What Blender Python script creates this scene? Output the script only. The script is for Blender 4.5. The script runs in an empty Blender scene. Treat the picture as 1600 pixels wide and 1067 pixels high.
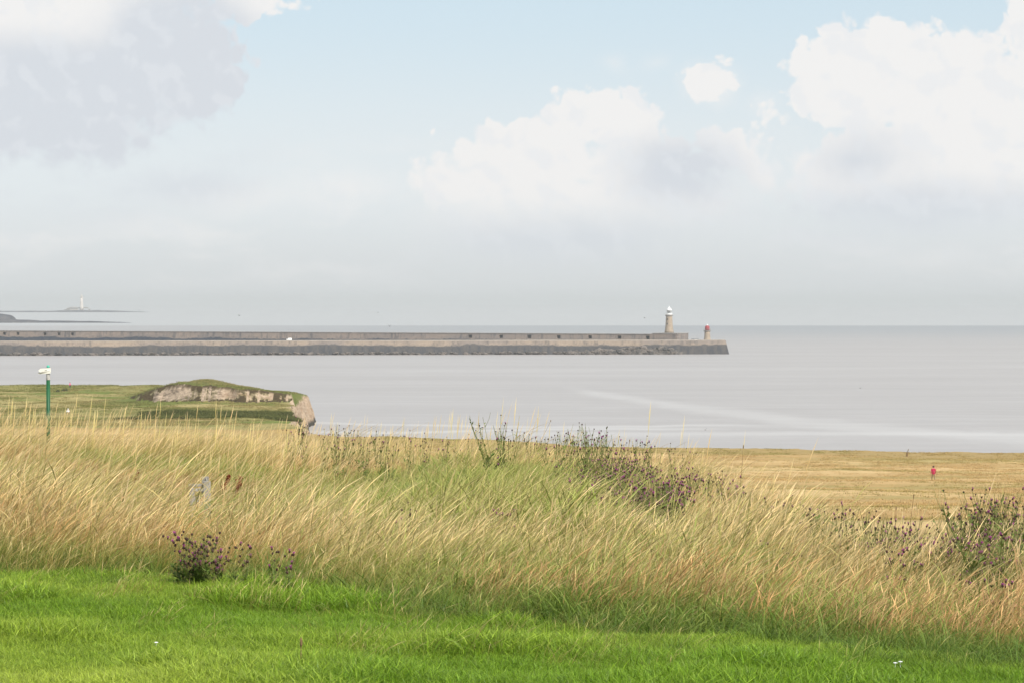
import bpy, bmesh, math, random
import numpy as np
from mathutils import Vector, Matrix
random.seed(7); rng = np.random.default_rng(11)
S = bpy.context.scene
R = math.radians
# ------------------------------------------------------------------ camera
F = 4100.0; CZ = 30.0; PITCH = math.atan(61.5 / F)
cam = bpy.data.cameras.new('camera'); cam.sensor_width = 36; cam.lens = F / 1600 * 36
cam.clip_start = .5; cam.clip_end = 300000
camo = bpy.data.objects.new('camera', cam); S.collection.objects.link(camo)
camo.location = (0, 0, CZ); camo.rotation_euler = (math.pi / 2 - PITCH, 0, 0); S.camera = camo
# ------------------------------------------------------------------ colour management
S.view_settings.view_transform = 'Standard'; S.view_settings.look = 'None'
S.view_settings.gamma = 1; S.view_settings.use_curve_mapping = False
S.view_settings.exposure = 0.42
S.cycles.use_denoising = True
S.cycles.volume_bounces = 1; S.cycles.max_bounces = 3; S.cycles.diffuse_bounces = 2; S.cycles.glossy_bounces = 1; S.cycles.transmission_bounces = 2; S.cycles.transparent_max_bounces = 4
S.cycles.volume_step_rate = 4
SKY = 0.085; SUN = 3.7; SUN_EL = 40; SUN_AZ = 143      # azimuth clockwise from +Y (the view direction)
HAZE = 0.000105
# ------------------------------------------------------------------ node helpers
class NT:
    def __init__(s, tree): s.t = tree; s.n = tree.nodes; s.l = tree.links; s.n.clear()
    def node(s, typ, ins=None, **kw):
        nd = s.n.new(typ)
        for k, v in kw.items(): setattr(nd, k, v)
        for k, v in (ins or {}).items(): s.set(nd.inputs[k], v)
        return nd
    def set(s, sock, v):
        if isinstance(v, bpy.types.NodeSocket): s.l.new(v, sock)
        elif isinstance(v, bpy.types.Node): s.l.new(v.outputs[0], sock)
        else:
            if isinstance(v, tuple) and len(v) == 3 and sock.type == 'RGBA': v = (*v, 1)
            sock.default_value = v
    def m(s, op, a, b=0.0, c=0.0, clamp=False):
        nd = s.n.new('ShaderNodeMath'); nd.operation = op; nd.use_clamp = clamp
        s.set(nd.inputs[0], a); s.set(nd.inputs[1], b); s.set(nd.inputs[2], c); return nd.outputs[0]
    def v(s, op, a, b=(0, 0, 0), out=0, sc=None):
        nd = s.n.new('ShaderNodeVectorMath'); nd.operation = op
        s.set(nd.inputs[0], a); s.set(nd.inputs[1], b)
        if sc is not None: s.set(nd.inputs[3], sc)
        return nd.outputs[out]
    def mix(s, f, a, b, typ='MIX'):
        nd = s.n.new('ShaderNodeMix'); nd.data_type = 'RGBA'; nd.blend_type = typ
        s.set(nd.inputs[0], f); s.set(nd.inputs[6], a); s.set(nd.inputs[7], b); return nd.outputs[2]
    def ss(s, x, lo, hi, a=0.0, b=1.0, typ='SMOOTHSTEP'):
        nd = s.n.new('ShaderNodeMapRange'); nd.interpolation_type = typ
        s.set(nd.inputs[0], x); s.set(nd.inputs[1], lo); s.set(nd.inputs[2], hi); s.set(nd.inputs[3], a); s.set(nd.inputs[4], b)
        return nd.outputs[0]
    def noise(s, vec, scale, det=4, rough=.55, dist=0.0):
        nd = s.n.new('ShaderNodeTexNoise'); s.set(nd.inputs['Vector'], vec); nd.inputs['Scale'].default_value = scale
        nd.inputs['Detail'].default_value = det; nd.inputs['Roughness'].default_value = rough; nd.inputs['Distortion'].default_value = dist
        return nd.outputs[0]
    def sep(s, vec):
        nd = s.n.new('ShaderNodeSeparateXYZ'); s.set(nd.inputs[0], vec); return nd.outputs
    def comb(s, x, y, z=0.0):
        nd = s.n.new('ShaderNodeCombineXYZ'); s.set(nd.inputs[0], x); s.set(nd.inputs[1], y); s.set(nd.inputs[2], z); return nd.outputs[0]
    def ramp(s, f, stops):
        nd = s.n.new('ShaderNodeValToRGB'); e = nd.color_ramp.elements
        while len(e) < len(stops): e.new(.5)
        for i, (p, c) in enumerate(stops): e[i].position = p; e[i].color = (*c, 1)
        s.set(nd.inputs[0], f); return nd.outputs[0]
# ------------------------------------------------------------------ world: sky with clouds
W = bpy.data.worlds.new('World'); S.world = W; W.use_nodes = True; W.cycles.sampling_method = 'MANUAL'; W.cycles.sample_map_resolution = 256
w = NT(W.node_tree)
sky = w.node('ShaderNodeTexSky', sky_type='NISHITA', sun_disc=False, sun_elevation=R(SUN_EL), sun_rotation=R(SUN_AZ), air_density=1.0, dust_density=.6, ozone_density=1.6, altitude=0)
tc = w.node('ShaderNodeTexCoord').outputs['Generated']
dx, dy, dz = w.sep(tc)[0:3]
az = w.m('ARCTAN2', dx, dy); el = w.m('ARCSINE', dz)
P = w.comb(w.m('MULTIPLY', az, 4100.0), w.m('MULTIPLY', el, 4100.0))    # sky direction in units of 1/4100 rad
def blobs(lst, nz_amp, warp, sm=18.0):
    acc = None
    for (x, y, rx, ry) in lst:
        d = w.v('SUBTRACT', warp, (x - 800, 472 - y, 0))
        d = w.v('MULTIPLY', d, (1 / rx, 1 / ry, 0))
        L = w.v('LENGTH', d, out=1)
        f = w.m('MULTIPLY_ADD', L, -min(rx, ry) * 1.0, float(min(rx, ry)))
        acc = f if acc is None else w.m('SMOOTH_MAX', acc, f, sm)
    return acc
n1 = w.n.new('ShaderNodeTexNoise'); w.set(n1.inputs['Vector'], P); n1.inputs['Scale'].default_value = .012; n1.inputs['Detail'].default_value = 5; n1.inputs['Roughness'].default_value = .5
warp = w.v('ADD', P, w.v('MULTIPLY', w.v('SUBTRACT', n1.outputs['Color'], (.5, .5, .5)), (55, 45, 0)))
vor = w.n.new('ShaderNodeTexVoronoi'); vor.feature = 'SMOOTH_F1'; w.set(vor.inputs['Vector'], warp); vor.inputs['Scale'].default_value = .028; vor.inputs['Smoothness'].default_value = .4; vor.inputs['Detail'].default_value = 2
billow = w.m('MULTIPLY', w.m('SUBTRACT', .45, vor.outputs['Distance']), 40.0)
fine = w.m('MULTIPLY', w.m('SUBTRACT', w.noise(P, .045, 4, .5), .5), 12.0)
hard = blobs([(1345, 130, 115, 85), (1385, 95, 70, 55), (1300, 150, 60, 50), (1400, 270, 150, 80), (1550, 230, 160, 150), (1300, 280, 60, 55), (1500, 105, 62, 52),
              (1602, 30, 42, 62), (915, 190, 52, 55), (830, 262, 140, 72), (705, 292, 68, 50), (990, 215, 52, 62), (1010, 290, 130, 80), (860, 330, 215, 75), (1040, 330, 150, 60), (1440, 315, 230, 70), (1140, 245, 66, 34), (1185, 275, 36, 34),
              (-40, 120, 230, 150), (120, 40, 230, 110), (130, 210, 140, 62), (290, 110, 95, 90), (190, 140, 95, 75), (390, 8, 58, 30), (1105, 135, 40, 34), (1190, 165, 20, 14)], 0, P)
wisp = blobs([(1110, 135, 55, 48), (1190, 165, 34, 24), (962, 100, 28, 20), (1030, 97, 34, 16), (860, 350, 240, 90), (1440, 310, 240, 70), (1080, 300, 120, 70),
              (1450, 410, 150, 40), (330, 300, 200, 50), (540, 290, 120, 40), (900, 400, 200, 50)], 0, warp)
hardF = w.m('ADD', w.m('ADD', w.m('ADD', hard, billow), fine), 27.0)
wispF = w.m('ADD', wisp, w.m('MULTIPLY', fine, 1.3))
elpx = w.m('MULTIPLY', el, 4100.0)
# cumulus: crisp above, dissolving downwards
soft = w.m('ADD', w.ss(elpx, 60, 260, 75, 13, 'LINEAR'), w.m('MULTIPLY', w.ss(az, -.10, -.13), 22.0))
aH = w.ss(hardF, 0.0, soft)
aH = w.m('MULTIPLY', aH, w.ss(elpx, 60, 180))
aW = w.m('MULTIPLY', w.ss(wispF, -8.0, 50.0), .72)
aW = w.m('MULTIPLY', aW, w.ss(elpx, 20, 110, .15, 1))
# the rest of the sky dome carries ordinary broken cloud
dome = w.v('MULTIPLY', tc, (1, 1, 2.2))
front = w.m('MULTIPLY', w.ss(w.m('ABSOLUTE', az), .27, .2), w.ss(el, .2, .14))
aG = w.m('MULTIPLY', w.ss(w.noise(dome, 2.6, 7, .55), .47, .6), w.m('SUBTRACT', 1.0, front))
alpha = w.m('MAXIMUM', w.m('MAXIMUM', aH, aW), aG)
grey = blobs([(1065, 270, 95, 60), (120, 210, 330, 150), (290, 110, 140, 130), (1400, 340, 300, 50), (900, 400, 320, 60), (1340, 250, 60, 30)], 0, warp, 40)
gF = w.ss(w.m('ADD', grey, w.m('MULTIPLY', fine, 1.2)), -35.0, 40.0)
ccol = w.mix(gF, (.675, .672, .668), (.52, .55, .59))
nA = w.noise(warp, .017, 5, .5); nB = w.noise(w.v('ADD', warp, (14, 17, 0)), .017, 5, .5)
relief = w.ss(w.m('SUBTRACT', nB, nA), .0, .13)
ccol = w.mix(w.m('MULTIPLY', relief, .4), ccol, (.60, .625, .655))
streak = w.m('MULTIPLY', w.ss(w.noise(w.v('MULTIPLY', warp, (.35, 1.3, 0)), .012, 5, .55), .45, .66), .45)
alpha = w.m('MAXIMUM', alpha, w.m('MULTIPLY', streak, w.m('MULTIPLY', w.ss(elpx, 330, 120), w.ss(elpx, 5, 60))))
skyc = w.v('SCALE', sky.outputs[0], sc=SKY)
skyc = w.mix(w.ss(elpx, -30.0, 520.0, .95, .82), skyc, w.mix(w.ss(elpx, 200.0, 500.0), w.mix(w.ss(elpx, 10.0, 200.0), (.53, .558, .578), (.59, .63, .662)), (.50, .60, .665)))
tot = w.mix(alpha, skyc, ccol)
bg = w.node('ShaderNodeBackground', {'Color': tot, 'Strength': 1.0})
w.l.new(bg.outputs[0], w.node('ShaderNodeOutputWorld').inputs[0])
# ------------------------------------------------------------------ sun
sl = bpy.data.lights.new('sun', 'SUN'); sl.energy = SUN; sl.angle = R(1.0); sl.color = (1, .955, .88)
so = bpy.data.objects.new('sun', sl); S.collection.objects.link(so)
sd = Vector((math.sin(R(SUN_AZ)) * math.cos(R(SUN_EL)), math.cos(R(SUN_AZ)) * math.cos(R(SUN_EL)), math.sin(R(SUN_EL))))
so.rotation_euler = sd.to_track_quat('Z', 'Y').to_euler()
# ------------------------------------------------------------------ generic helpers
cp, sp_ = math.cos(PITCH), math.sin(PITCH)
def at(x, y, Y):
    """world point at depth Y seen at photo pixel x, y"""
    xc = (x - 800) / F; yc = -(y - 533.5) / F
    dyy = cp + yc * sp_; dzz = -sp_ + yc * cp
    k = Y / dyy
    return Vector((xc * k, Y, CZ + dzz * k))
def tag(o, label=None, cat=None, group=None, kind=None):
    if label: o['label'] = label
    if cat: o['category'] = cat
    if group: o['group'] = group
    if kind: o['kind'] = kind
    return o
def link(o, parent=None):
    S.collection.objects.link(o)
    if parent: o.parent = parent
    return o
def empty(name, loc, rz=0):
    o = bpy.data.objects.new(name, None); o.location = loc; o.rotation_euler = (0, 0, rz); o.empty_display_size = .2
    return link(o)
class MB:
    def __init__(s): s.bm = bmesh.new()
    def box(s, c, d, rot=None, taper=1.0, bev=0):
        r = bmesh.ops.create_cube(s.bm, size=1)
        vs = r['verts']
        for v_ in vs:
            k = taper if v_.co.z > 0 else 1
            v_.co = Vector((v_.co.x * d[0] * k, v_.co.y * d[1] * k, v_.co.z * d[2]))
        if bev:
            es = list({e for v_ in vs for e in v_.link_edges})
            rr = bmesh.ops.bevel(s.bm, geom=es, offset=bev, segments=2, affect='EDGES', profile=.5)
            vs = list({v_ for f in rr['faces'] for v_ in f.verts} | {v_ for v_ in vs if v_.is_valid})
        M = Matrix.Translation(c)
        if rot: M = M @ (rot if isinstance(rot, Matrix) else Matrix.Rotation(rot, 4, 'Z'))
        bmesh.ops.transform(s.bm, matrix=M, verts=vs); return s
    def lathe(s, prof, seg=24, c=(0, 0, 0)):
        rings = []
        for (r, z) in prof:
            rings.append([s.bm.verts.new((c[0] + r * math.cos(2 * math.pi * i / seg), c[1] + r * math.sin(2 * math.pi * i / seg), c[2] + z)) for i in range(seg)])
        for a, b in zip(rings, rings[1:]):
            for i in range(seg):
                s.bm.faces.new((a[i], a[(i + 1) % seg], b[(i + 1) % seg], b[i]))
        s.bm.faces.new(rings[0][::-1]); s.bm.faces.new(rings[-1]); return s
    def tube(s, pts, r0, r1=None, seg=6):
        r1 = r0 if r1 is None else r1; pts = [Vector(p) for p in pts]; rings = []
        for i, p in enumerate(pts):
            d = (pts[min(i + 1, len(pts) - 1)] - pts[max(i - 1, 0)]).normalized()
            a = d.orthogonal().normalized(); b = d.cross(a); r = r0 + (r1 - r0) * i / max(1, len(pts) - 1)
            rings.append([s.bm.verts.new(p + a * r * math.cos(2 * math.pi * k / seg) + b * r * math.sin(2 * math.pi * k / seg)) for k in range(seg)])
        for a, b in zip(rings, rings[1:]):
            for k in range(seg): s.bm.faces.new((a[k], a[(k + 1) % seg], b[(k + 1) % seg], b[k]))
        s.bm.faces.new(rings[0][::-1]); s.bm.faces.new(rings[-1]); return s
    def tri(s, *p): s.bm.faces.new([s.bm.verts.new(q) for q in p]); return s
    def ball(s, c, r, sub=2, jit=0, sc=(1, 1, 1)):
        q = bmesh.ops.create_icosphere(s.bm, subdivisions=sub, radius=1)
        for v_ in q['verts']:
            k = r * (1 + random.uniform(-jit, jit)); v_.co = Vector((v_.co.x * k * sc[0] + c[0], v_.co.y * k * sc[1] + c[1], v_.co.z * k * sc[2] + c[2]))
        return s
    def mesh(s, name, mat, smooth=False):
        bmesh.ops.recalc_face_normals(s.bm, faces=s.bm.faces)
        me = bpy.data.meshes.new(name); s.bm.to_mesh(me); s.bm.free(); me.materials.append(mat)
        if smooth: me.shade_smooth()
        return me
    def build(s, name, mat, parent=None, smooth=False):
        return link(bpy.data.objects.new(name, s.mesh(name, mat, smooth)), parent)
def grid_mesh(name, X, Y, Z, mat, smooth=True, attrs=None):
    nr, nc = X.shape
    co = np.stack([X, Y, Z], -1).reshape(-1, 3)
    i = np.arange(nr - 1)[:, None] * nc + np.arange(nc - 1)[None]
    q = np.stack([i, i + 1, i + nc + 1, i + nc], -1).reshape(-1, 4)
    me = bpy.data.meshes.new(name); me.vertices.add(len(co)); me.vertices.foreach_set('co', co.ravel().astype(np.float32))
    me.loops.add(q.size); me.loops.foreach_set('vertex_index', q.ravel().astype(np.int32))
    me.polygons.add(len(q)); me.polygons.foreach_set('loop_start', (np.arange(len(q)) * 4).astype(np.int32))
    me.polygons.foreach_set('loop_total', np.full(len(q), 4, np.int32)); me.update(calc_edges=True); me.validate()
    if smooth: me.shade_smooth()
    for k, a in (attrs or {}).items():
        at_ = me.attributes.new(k, 'FLOAT', 'POINT'); at_.data.foreach_set('value', a.ravel().astype(np.float32))
    me.materials.append(mat)
    return link(bpy.data.objects.new(name, me))
_perm = np.random.default_rng(5).random((256, 256))
def vnoise(x, y):
    xi = np.floor(x).astype(int); yi = np.floor(y).astype(int); fx = x - xi; fy = y - yi
    fx = fx * fx * (3 - 2 * fx); fy = fy * fy * (3 - 2 * fy)
    g = lambda a, b: _perm[a % 256, b % 256]
    return (g(xi, yi) * (1 - fx) + g(xi + 1, yi) * fx) * (1 - fy) + (g(xi, yi + 1) * (1 - fx) + g(xi + 1, yi + 1) * fx) * fy
def fbm(x, y, o=4):
    t = 0; a = .5; n = 0
    for k in range(o): t = t + a * vnoise(x * 2 ** k + 17 * k, y * 2 ** k + 31 * k); n += a; a *= .5
    return t / n
def smooth(x, a, b):
    t = np.clip((x - a) / (b - a), 0, 1); return t * t * (3 - 2 * t)
# ------------------------------------------------------------------ terrain height
LAWN = 28.3
_ex = np.array([-400, 0, 100, 250, 400, 550, 700, 800, 1000, 1200, 1400, 1600, 2000]); _ey = np.array([900, 914, 921, 930, 946, 968, 990, 1001, 1017, 1034, 1050, 1068, 1096])
_eu = (_ex - 800) / F; _eY = (CZ - LAWN) * F / (_ey - 472)
def edgeY(u): return np.interp(u, _eu, _eY)
PROF = [(-.195, [(17.5, 28.3), (22, 27.9), (30, 27.1), (40, 26.6), (50, 26.4), (62, 26.4), (75, 25.3), (120, 21), (200, 16), (300, 12), (400, 9.6), (440, 9.1)]),
        (-.117, [(16.8, 28.3), (22, 27.7), (30, 26.8), (40, 26.1), (48, 25.9), (60, 26.05), (68, 26.05), (80, 25), (120, 20.5), (200, 15.8), (300, 11.8), (400, 9.4), (440, 9.0)]),
        (-.0585, [(14.9, 28.3), (20, 27.8), (30, 27.1), (40, 26.55), (52, 26.25), (60, 26.15), (75, 25), (120, 20), (200, 15.3), (300, 11), (400, 8), (440, 7.6)]),
        (0, [(13.9, 28.3), (20, 27.9), (30, 27.3), (40, 26.95), (48, 26.7), (60, 25.8), (80, 24.2), (120, 19.8), (150, 17.9), (200, 15), (280, 11.2), (400, 7.5), (440, 7.4)]),
        (.063, [(13.3, 28.3), (20, 27.85), (30, 27.35), (38, 27.12), (46, 26.5), (60, 25.2), (80, 23.4), (120, 19.8), (150, 17.9), (200, 15), (280, 11.2), (400, 7.5), (440, 7.4)]),
        (.085, [(13.1, 28.3), (18, 27.95), (25, 27.6), (30, 27.35), (36, 26.8), (50, 25.5), (80, 23), (120, 19.8), (150, 17.9), (200, 15), (280, 11.2), (400, 7.5), (440, 7.4)]),
        (.11, [(12.9, 28.3), (18, 27.85), (24, 27.55), (29, 26.9), (40, 25.8), (60, 24), (80, 22.5), (120, 19.8), (150, 17.9), (200, 15), (280, 11.2), (400, 7.5), (440, 7.4)]),
        (.146, [(12.6, 28.3), (17, 27.85), (21, 27.65), (26, 27.0), (36, 25.6), (60, 23.3), (80, 22), (120, 19.8), (150, 17.9), (200, 15), (280, 11.2), (400, 7.5), (440, 7.4)]),
        (.195, [(12.1, 28.3), (17, 27.85), (21, 27.65), (27, 27.1), (40, 25.5), (60, 23.5), (80, 22), (120, 19.8), (150, 17.9), (200, 15), (280, 11.2), (400, 7.5), (440, 7.4)])]
_pu = np.array([p[0] for p in PROF]); _lY = np.linspace(0, math.log(470), 400)
_tab = np.stack([np.interp(np.exp(_lY), [0] + [q[0] for q in p[1]], [LAWN] + [q[1] for q in p[1]]) for p in PROF])
_k = np.ones(7) / 7
_tab = np.stack([np.convolve(np.pad(r, 3, mode='edge'), _k, 'valid') for r in _tab])
def H(X, Y):
    X = np.asarray(X, float); Y = np.asarray(Y, float)
    u = np.clip(X / np.maximum(Y, 6), _pu[0], _pu[-1]); l = np.clip(np.log(np.maximum(Y, 1)) / _lY[-1] * 399, 0, 398.999)
    iu = np.clip(np.searchsorted(_pu, u) - 1, 0, len(_pu) - 2); fu = (u - _pu[iu]) / (_pu[iu + 1] - _pu[iu]); fu = fu * fu * (3 - 2 * fu)
    il = l.astype(int); fl = l - il
    z = (_tab[iu, il] * (1 - fl) + _tab[iu, il + 1] * fl) * (1 - fu) + (_tab[iu + 1, il] * (1 - fl) + _tab[iu + 1, il + 1] * fl) * fu
    z = z + (fbm(X * .8 + 40, Y * .8 + 40, 3) - .5) * .10
    z = z + (fbm(X * .05 + 90, Y * .05 + 90, 3) - .5) * 1.2 * smooth(Y, 90, 160)
    return z
_ry = [0, 436, 450, 520, 560, 600, 630, 645, 700]; _ru = [-.075, -.075, -.0795, -.0822, -.0826, -.0808, -.078, -.0772, -.0775]
def headland_z(X, Y, full=False):
    z = np.interp(Y, [436, 470, 500, 530, 560, 600, 650], [9.0, 8.3, 8.0, 7.9, 8.0, 8.4, 9.0]) + (fbm(X * .06, Y * .06, 4) - .5) * 1.6
    # shallow gully in front
    z = z - 1.0 * np.exp(-((Y - (506 + (X + 60) * .15)) / 12) ** 2) * smooth(X, -90, -66)
    z = z - .8 * np.exp(-((Y - (590 + (X + 90) * .4)) / 8) ** 2) * smooth(X, -78, -88)
    # ridge with the broken rock face
    hr = np.interp(X, [-92, -84, -78.5, -76, -66, -57, -52, -48], [9.0, 9.4, 11.2, 12.2, 11.8, 11.0, 10.4, 9.9]) + (fbm(X * .25 + 3, Y * .08, 4) - .5) * .9
    ys = 571 + (fbm(X * .22 + 9, Y * 0 + 2.5, 4) - .5) * 9 + np.interp(X, [-92, -78, -60, -48], [16, 2, 0, 2])
    wd = 3.2
    k = smooth(Y, ys, ys + wd + 2.5 * fbm(X * .4, Y * .1 + 8, 3)) * smooth(X, -90, -80)
    hr = hr - np.interp(X, [-80, -62], [.012, .045]) * np.maximum(Y - ys - 4, 0)
    z = z * (1 - k) + hr * k
    xc = np.interp(Y, _ry, _ru) * Y + 1.3 + (fbm(Y * .12 + 5, X * 0 + 4, 4) - .5) * 3
    d = np.minimum(xc - X, 657 + (fbm(X * .1, X * 0 + 7, 3) - .5) * 14 - Y)
    d = d + (fbm(X * .5 + 30, Y * .5, 3) - .5) * 1.6
    c = np.clip(d / 2.4, 0, 1) ** .7
    ledge = np.round(c * 4 + fbm(X * .3, Y * .3 + 60, 2)) / 4
    c = np.where(c < 1, .65 * c + .35 * np.clip(ledge - .1, 0, 1), 1)
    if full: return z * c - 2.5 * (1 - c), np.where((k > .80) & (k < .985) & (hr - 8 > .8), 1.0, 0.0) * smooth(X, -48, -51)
    return z * c - 2.5 * (1 - c)
# ------------------------------------------------------------------ materials
def mat(name, base=None, rough=.8, fn=None, spec=.3, trans=0.0):
    m_ = bpy.data.materials.new(name); m_.use_nodes = True; n = NT(m_.node_tree)
    col = base; bump = None
    if fn:
        r = fn(n)
        if isinstance(r, tuple) and len(r) == 2 and not isinstance(r[0], float): col, bump = r
        else: col = r
    b = n.node('ShaderNodeBsdfPrincipled', {'Base Color': col, 'Roughness': rough, 'Specular IOR Level': spec})
    if bump is not None: n.l.new(bump, b.inputs['Normal'])
    sh = b.outputs[0]
    if trans:
        t_ = n.node('ShaderNodeBsdfTranslucent', {'Color': col}); mx = n.node('ShaderNodeMixShader', {0: trans})
        n.l.new(sh, mx.inputs[1]); n.l.new(t_.outputs[0], mx.inputs[2]); sh = mx.outputs[0]
    n.l.new(sh, n.node('ShaderNodeOutputMaterial').inputs[0]); return m_
def bumpn(n, h, dist, strg=1.0): return n.node('ShaderNodeBump', {'Height': h, 'Distance': dist, 'Strength': strg}).outputs[0]
def pos(n): return n.node('ShaderNodeNewGeometry').outputs['Position']
def weathered(c1, c2, sc=6.0, bd=.003):
    def fn(n):
        o = n.node('ShaderNodeTexCoord').outputs['Object']; k = n.noise(o, sc, 6, .65)
        return n.mix(n.ss(k, .35, .7), c1, c2), bumpn(n, k, bd)
    return fn
# ground: earth and mown turf under the grass
def ground_fn(n):
    p = pos(n); zone = n.node('ShaderNodeAttribute', attribute_name='zone').outputs['Fac']
    fine_ = n.noise(p, 9.0, 5, .7)
    turf = n.mix(fine_, (.07, .12, .018), (.17, .27, .035))
    mead = n.mix(fine_, (.12, .11, .035), (.30, .24, .10))
    st = n.v('MULTIPLY', p, (.25, .9, .9))
    band = n.noise(st, .06, 5, .6); patch = n.noise(n.v('MULTIPLY', p, (.5, 1.0, 1.0)), .35, 6, .72)
    tan = n.mix(n.ss(band, .36, .62), (.42, .272, .115), (.57, .395, .19))
    tan = n.mix(n.ss(patch, .45, .75, 0, .5), tan, (.30, .22, .085))
    tan = n.mix(n.ss(n.noise(st, .11, 3, .5), .52, .64, 0, .55), tan, (.27, .235, .08))
    c = n.mix(n.ss(zone, 0.0, 1.0, typ='LINEAR'), turf, mead)
    c = n.mix(n.ss(zone, 1.0, 2.0, typ='LINEAR'), c, tan)
    c = n.mix(n.ss(zone, 2.0, 3.0, typ='LINEAR'), c, n.mix(patch, (.31, .215, .085), (.40, .285, .125)))
    nz = n.sep(n.node('ShaderNodeNewGeometry').outputs['Normal'])[2]
    c = n.mix(n.ss(nz, .72, .5), c, (.36, .27, .18))
    return c, bumpn(n, n.noise(p, 1.6, 6, .75), .12)
M_ground = mat('ground_turf', rough=.95, fn=ground_fn, spec=.1)
def head_fn(n):
    p = pos(n); px, py, pz = n.sep(p)[0:3]
    tn = n.sep(n.node('ShaderNodeNewGeometry').outputs['True Normal'])[2]
    a = n.noise(n.v('MULTIPLY', p, (.6, 1, 1)), .045, 6, .65); b = n.noise(p, .35, 6, .72)
    g = n.mix(n.ss(a, .42, .62), (.27, .245, .085), (.43, .34, .15))
    g = n.mix(n.ss(n.noise(n.v('MULTIPLY', p, (.5, 1, 1)), .07, 4, .6), .5, .62, 0, .85), g, (.135, .185, .035))
    g = n.mix(n.ss(b, .52, .72, 0, .6), g, (.12, .125, .035))
    # dark scrub in the gully and on the far ridge turf
    g = n.mix(n.m('MULTIPLY', n.ss(n.m('ADD', py, n.m('MULTIPLY', a, 30.0)), 494, 506), n.m('MULTIPLY', n.ss(n.m('ADD', py, n.m('MULTIPLY', a, 30.0)), 548, 536), n.ss(px, -84, -66))), g, n.mix(b, (.07, .09, .02), (.20, .19, .06)))
    ridge = n.m('MULTIPLY', n.ss(py, 572, 578), n.ss(px, -92, -84))
    g = n.mix(n.m('MULTIPLY', ridge, .8), g, n.mix(b, (.07, .105, .022), (.19, .22, .06)))
    rk = n.noise(n.v('MULTIPLY', p, (1.0, 1.0, 2.2)), .5, 7, .75)
    rock = n.mix(n.ss(rk, .3, .62), (.13, .10, .075), (.52, .40, .30))
    warm = n.ss(px, -66, -61)
    rock = n.mix(warm, rock, n.mix(n.ss(rk, .3, .65), (.30, .20, .13), (.56, .43, .31)))
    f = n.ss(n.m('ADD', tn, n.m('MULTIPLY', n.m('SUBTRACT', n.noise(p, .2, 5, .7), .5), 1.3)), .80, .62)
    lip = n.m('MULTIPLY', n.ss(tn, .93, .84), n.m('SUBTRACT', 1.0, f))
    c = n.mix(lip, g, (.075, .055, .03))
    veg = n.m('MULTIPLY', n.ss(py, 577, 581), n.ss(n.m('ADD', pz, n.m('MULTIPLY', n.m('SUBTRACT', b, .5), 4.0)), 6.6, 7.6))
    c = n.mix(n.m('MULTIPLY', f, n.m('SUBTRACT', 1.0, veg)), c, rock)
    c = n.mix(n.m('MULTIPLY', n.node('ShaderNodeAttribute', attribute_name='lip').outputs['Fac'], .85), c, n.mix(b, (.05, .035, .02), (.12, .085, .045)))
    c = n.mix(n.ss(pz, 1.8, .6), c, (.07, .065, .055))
    return c, bumpn(n, n.m('ADD', rk, n.m('MULTIPLY', b, .6)), .8)
M_head = mat('headland_turf_and_rock', rough=.95, fn=head_fn, spec=.1)
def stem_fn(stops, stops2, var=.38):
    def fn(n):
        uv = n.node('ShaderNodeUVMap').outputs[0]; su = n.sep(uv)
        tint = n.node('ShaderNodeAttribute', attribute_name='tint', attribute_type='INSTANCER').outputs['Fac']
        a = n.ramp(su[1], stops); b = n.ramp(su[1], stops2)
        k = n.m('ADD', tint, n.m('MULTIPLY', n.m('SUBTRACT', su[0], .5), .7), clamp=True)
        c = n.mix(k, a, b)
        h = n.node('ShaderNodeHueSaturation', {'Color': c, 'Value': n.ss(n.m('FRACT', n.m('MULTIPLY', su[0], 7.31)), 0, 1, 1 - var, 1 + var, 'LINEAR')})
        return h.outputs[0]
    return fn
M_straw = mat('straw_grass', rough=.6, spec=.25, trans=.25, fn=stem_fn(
    [(0, (.10, .08, .02)), (.45, (.43, .285, .085)), (.8, (.72, .495, .235)), (1, (.84, .65, .40))],  # dark bases put the shaded gaps between stems into the colour
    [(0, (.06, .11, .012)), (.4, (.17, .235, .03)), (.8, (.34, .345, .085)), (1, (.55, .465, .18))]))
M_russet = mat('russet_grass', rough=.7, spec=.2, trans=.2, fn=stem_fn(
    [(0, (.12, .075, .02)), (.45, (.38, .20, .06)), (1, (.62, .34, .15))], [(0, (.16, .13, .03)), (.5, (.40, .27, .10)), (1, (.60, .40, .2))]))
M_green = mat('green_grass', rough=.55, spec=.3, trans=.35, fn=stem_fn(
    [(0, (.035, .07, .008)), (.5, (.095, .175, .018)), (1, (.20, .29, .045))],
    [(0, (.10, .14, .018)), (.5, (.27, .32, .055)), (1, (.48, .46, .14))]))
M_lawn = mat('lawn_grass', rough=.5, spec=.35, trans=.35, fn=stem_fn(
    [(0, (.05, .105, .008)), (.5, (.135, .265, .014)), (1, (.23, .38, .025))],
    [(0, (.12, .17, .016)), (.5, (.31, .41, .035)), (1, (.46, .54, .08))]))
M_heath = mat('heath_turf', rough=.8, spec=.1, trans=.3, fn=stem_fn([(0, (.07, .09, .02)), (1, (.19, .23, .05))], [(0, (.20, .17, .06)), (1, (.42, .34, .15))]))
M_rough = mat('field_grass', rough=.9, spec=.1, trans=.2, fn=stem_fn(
    [(0, (.38, .25, .10)), (1, (.58, .40, .19))], [(0, (.22, .20, .06)), (1, (.36, .31, .11))]))
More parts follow.
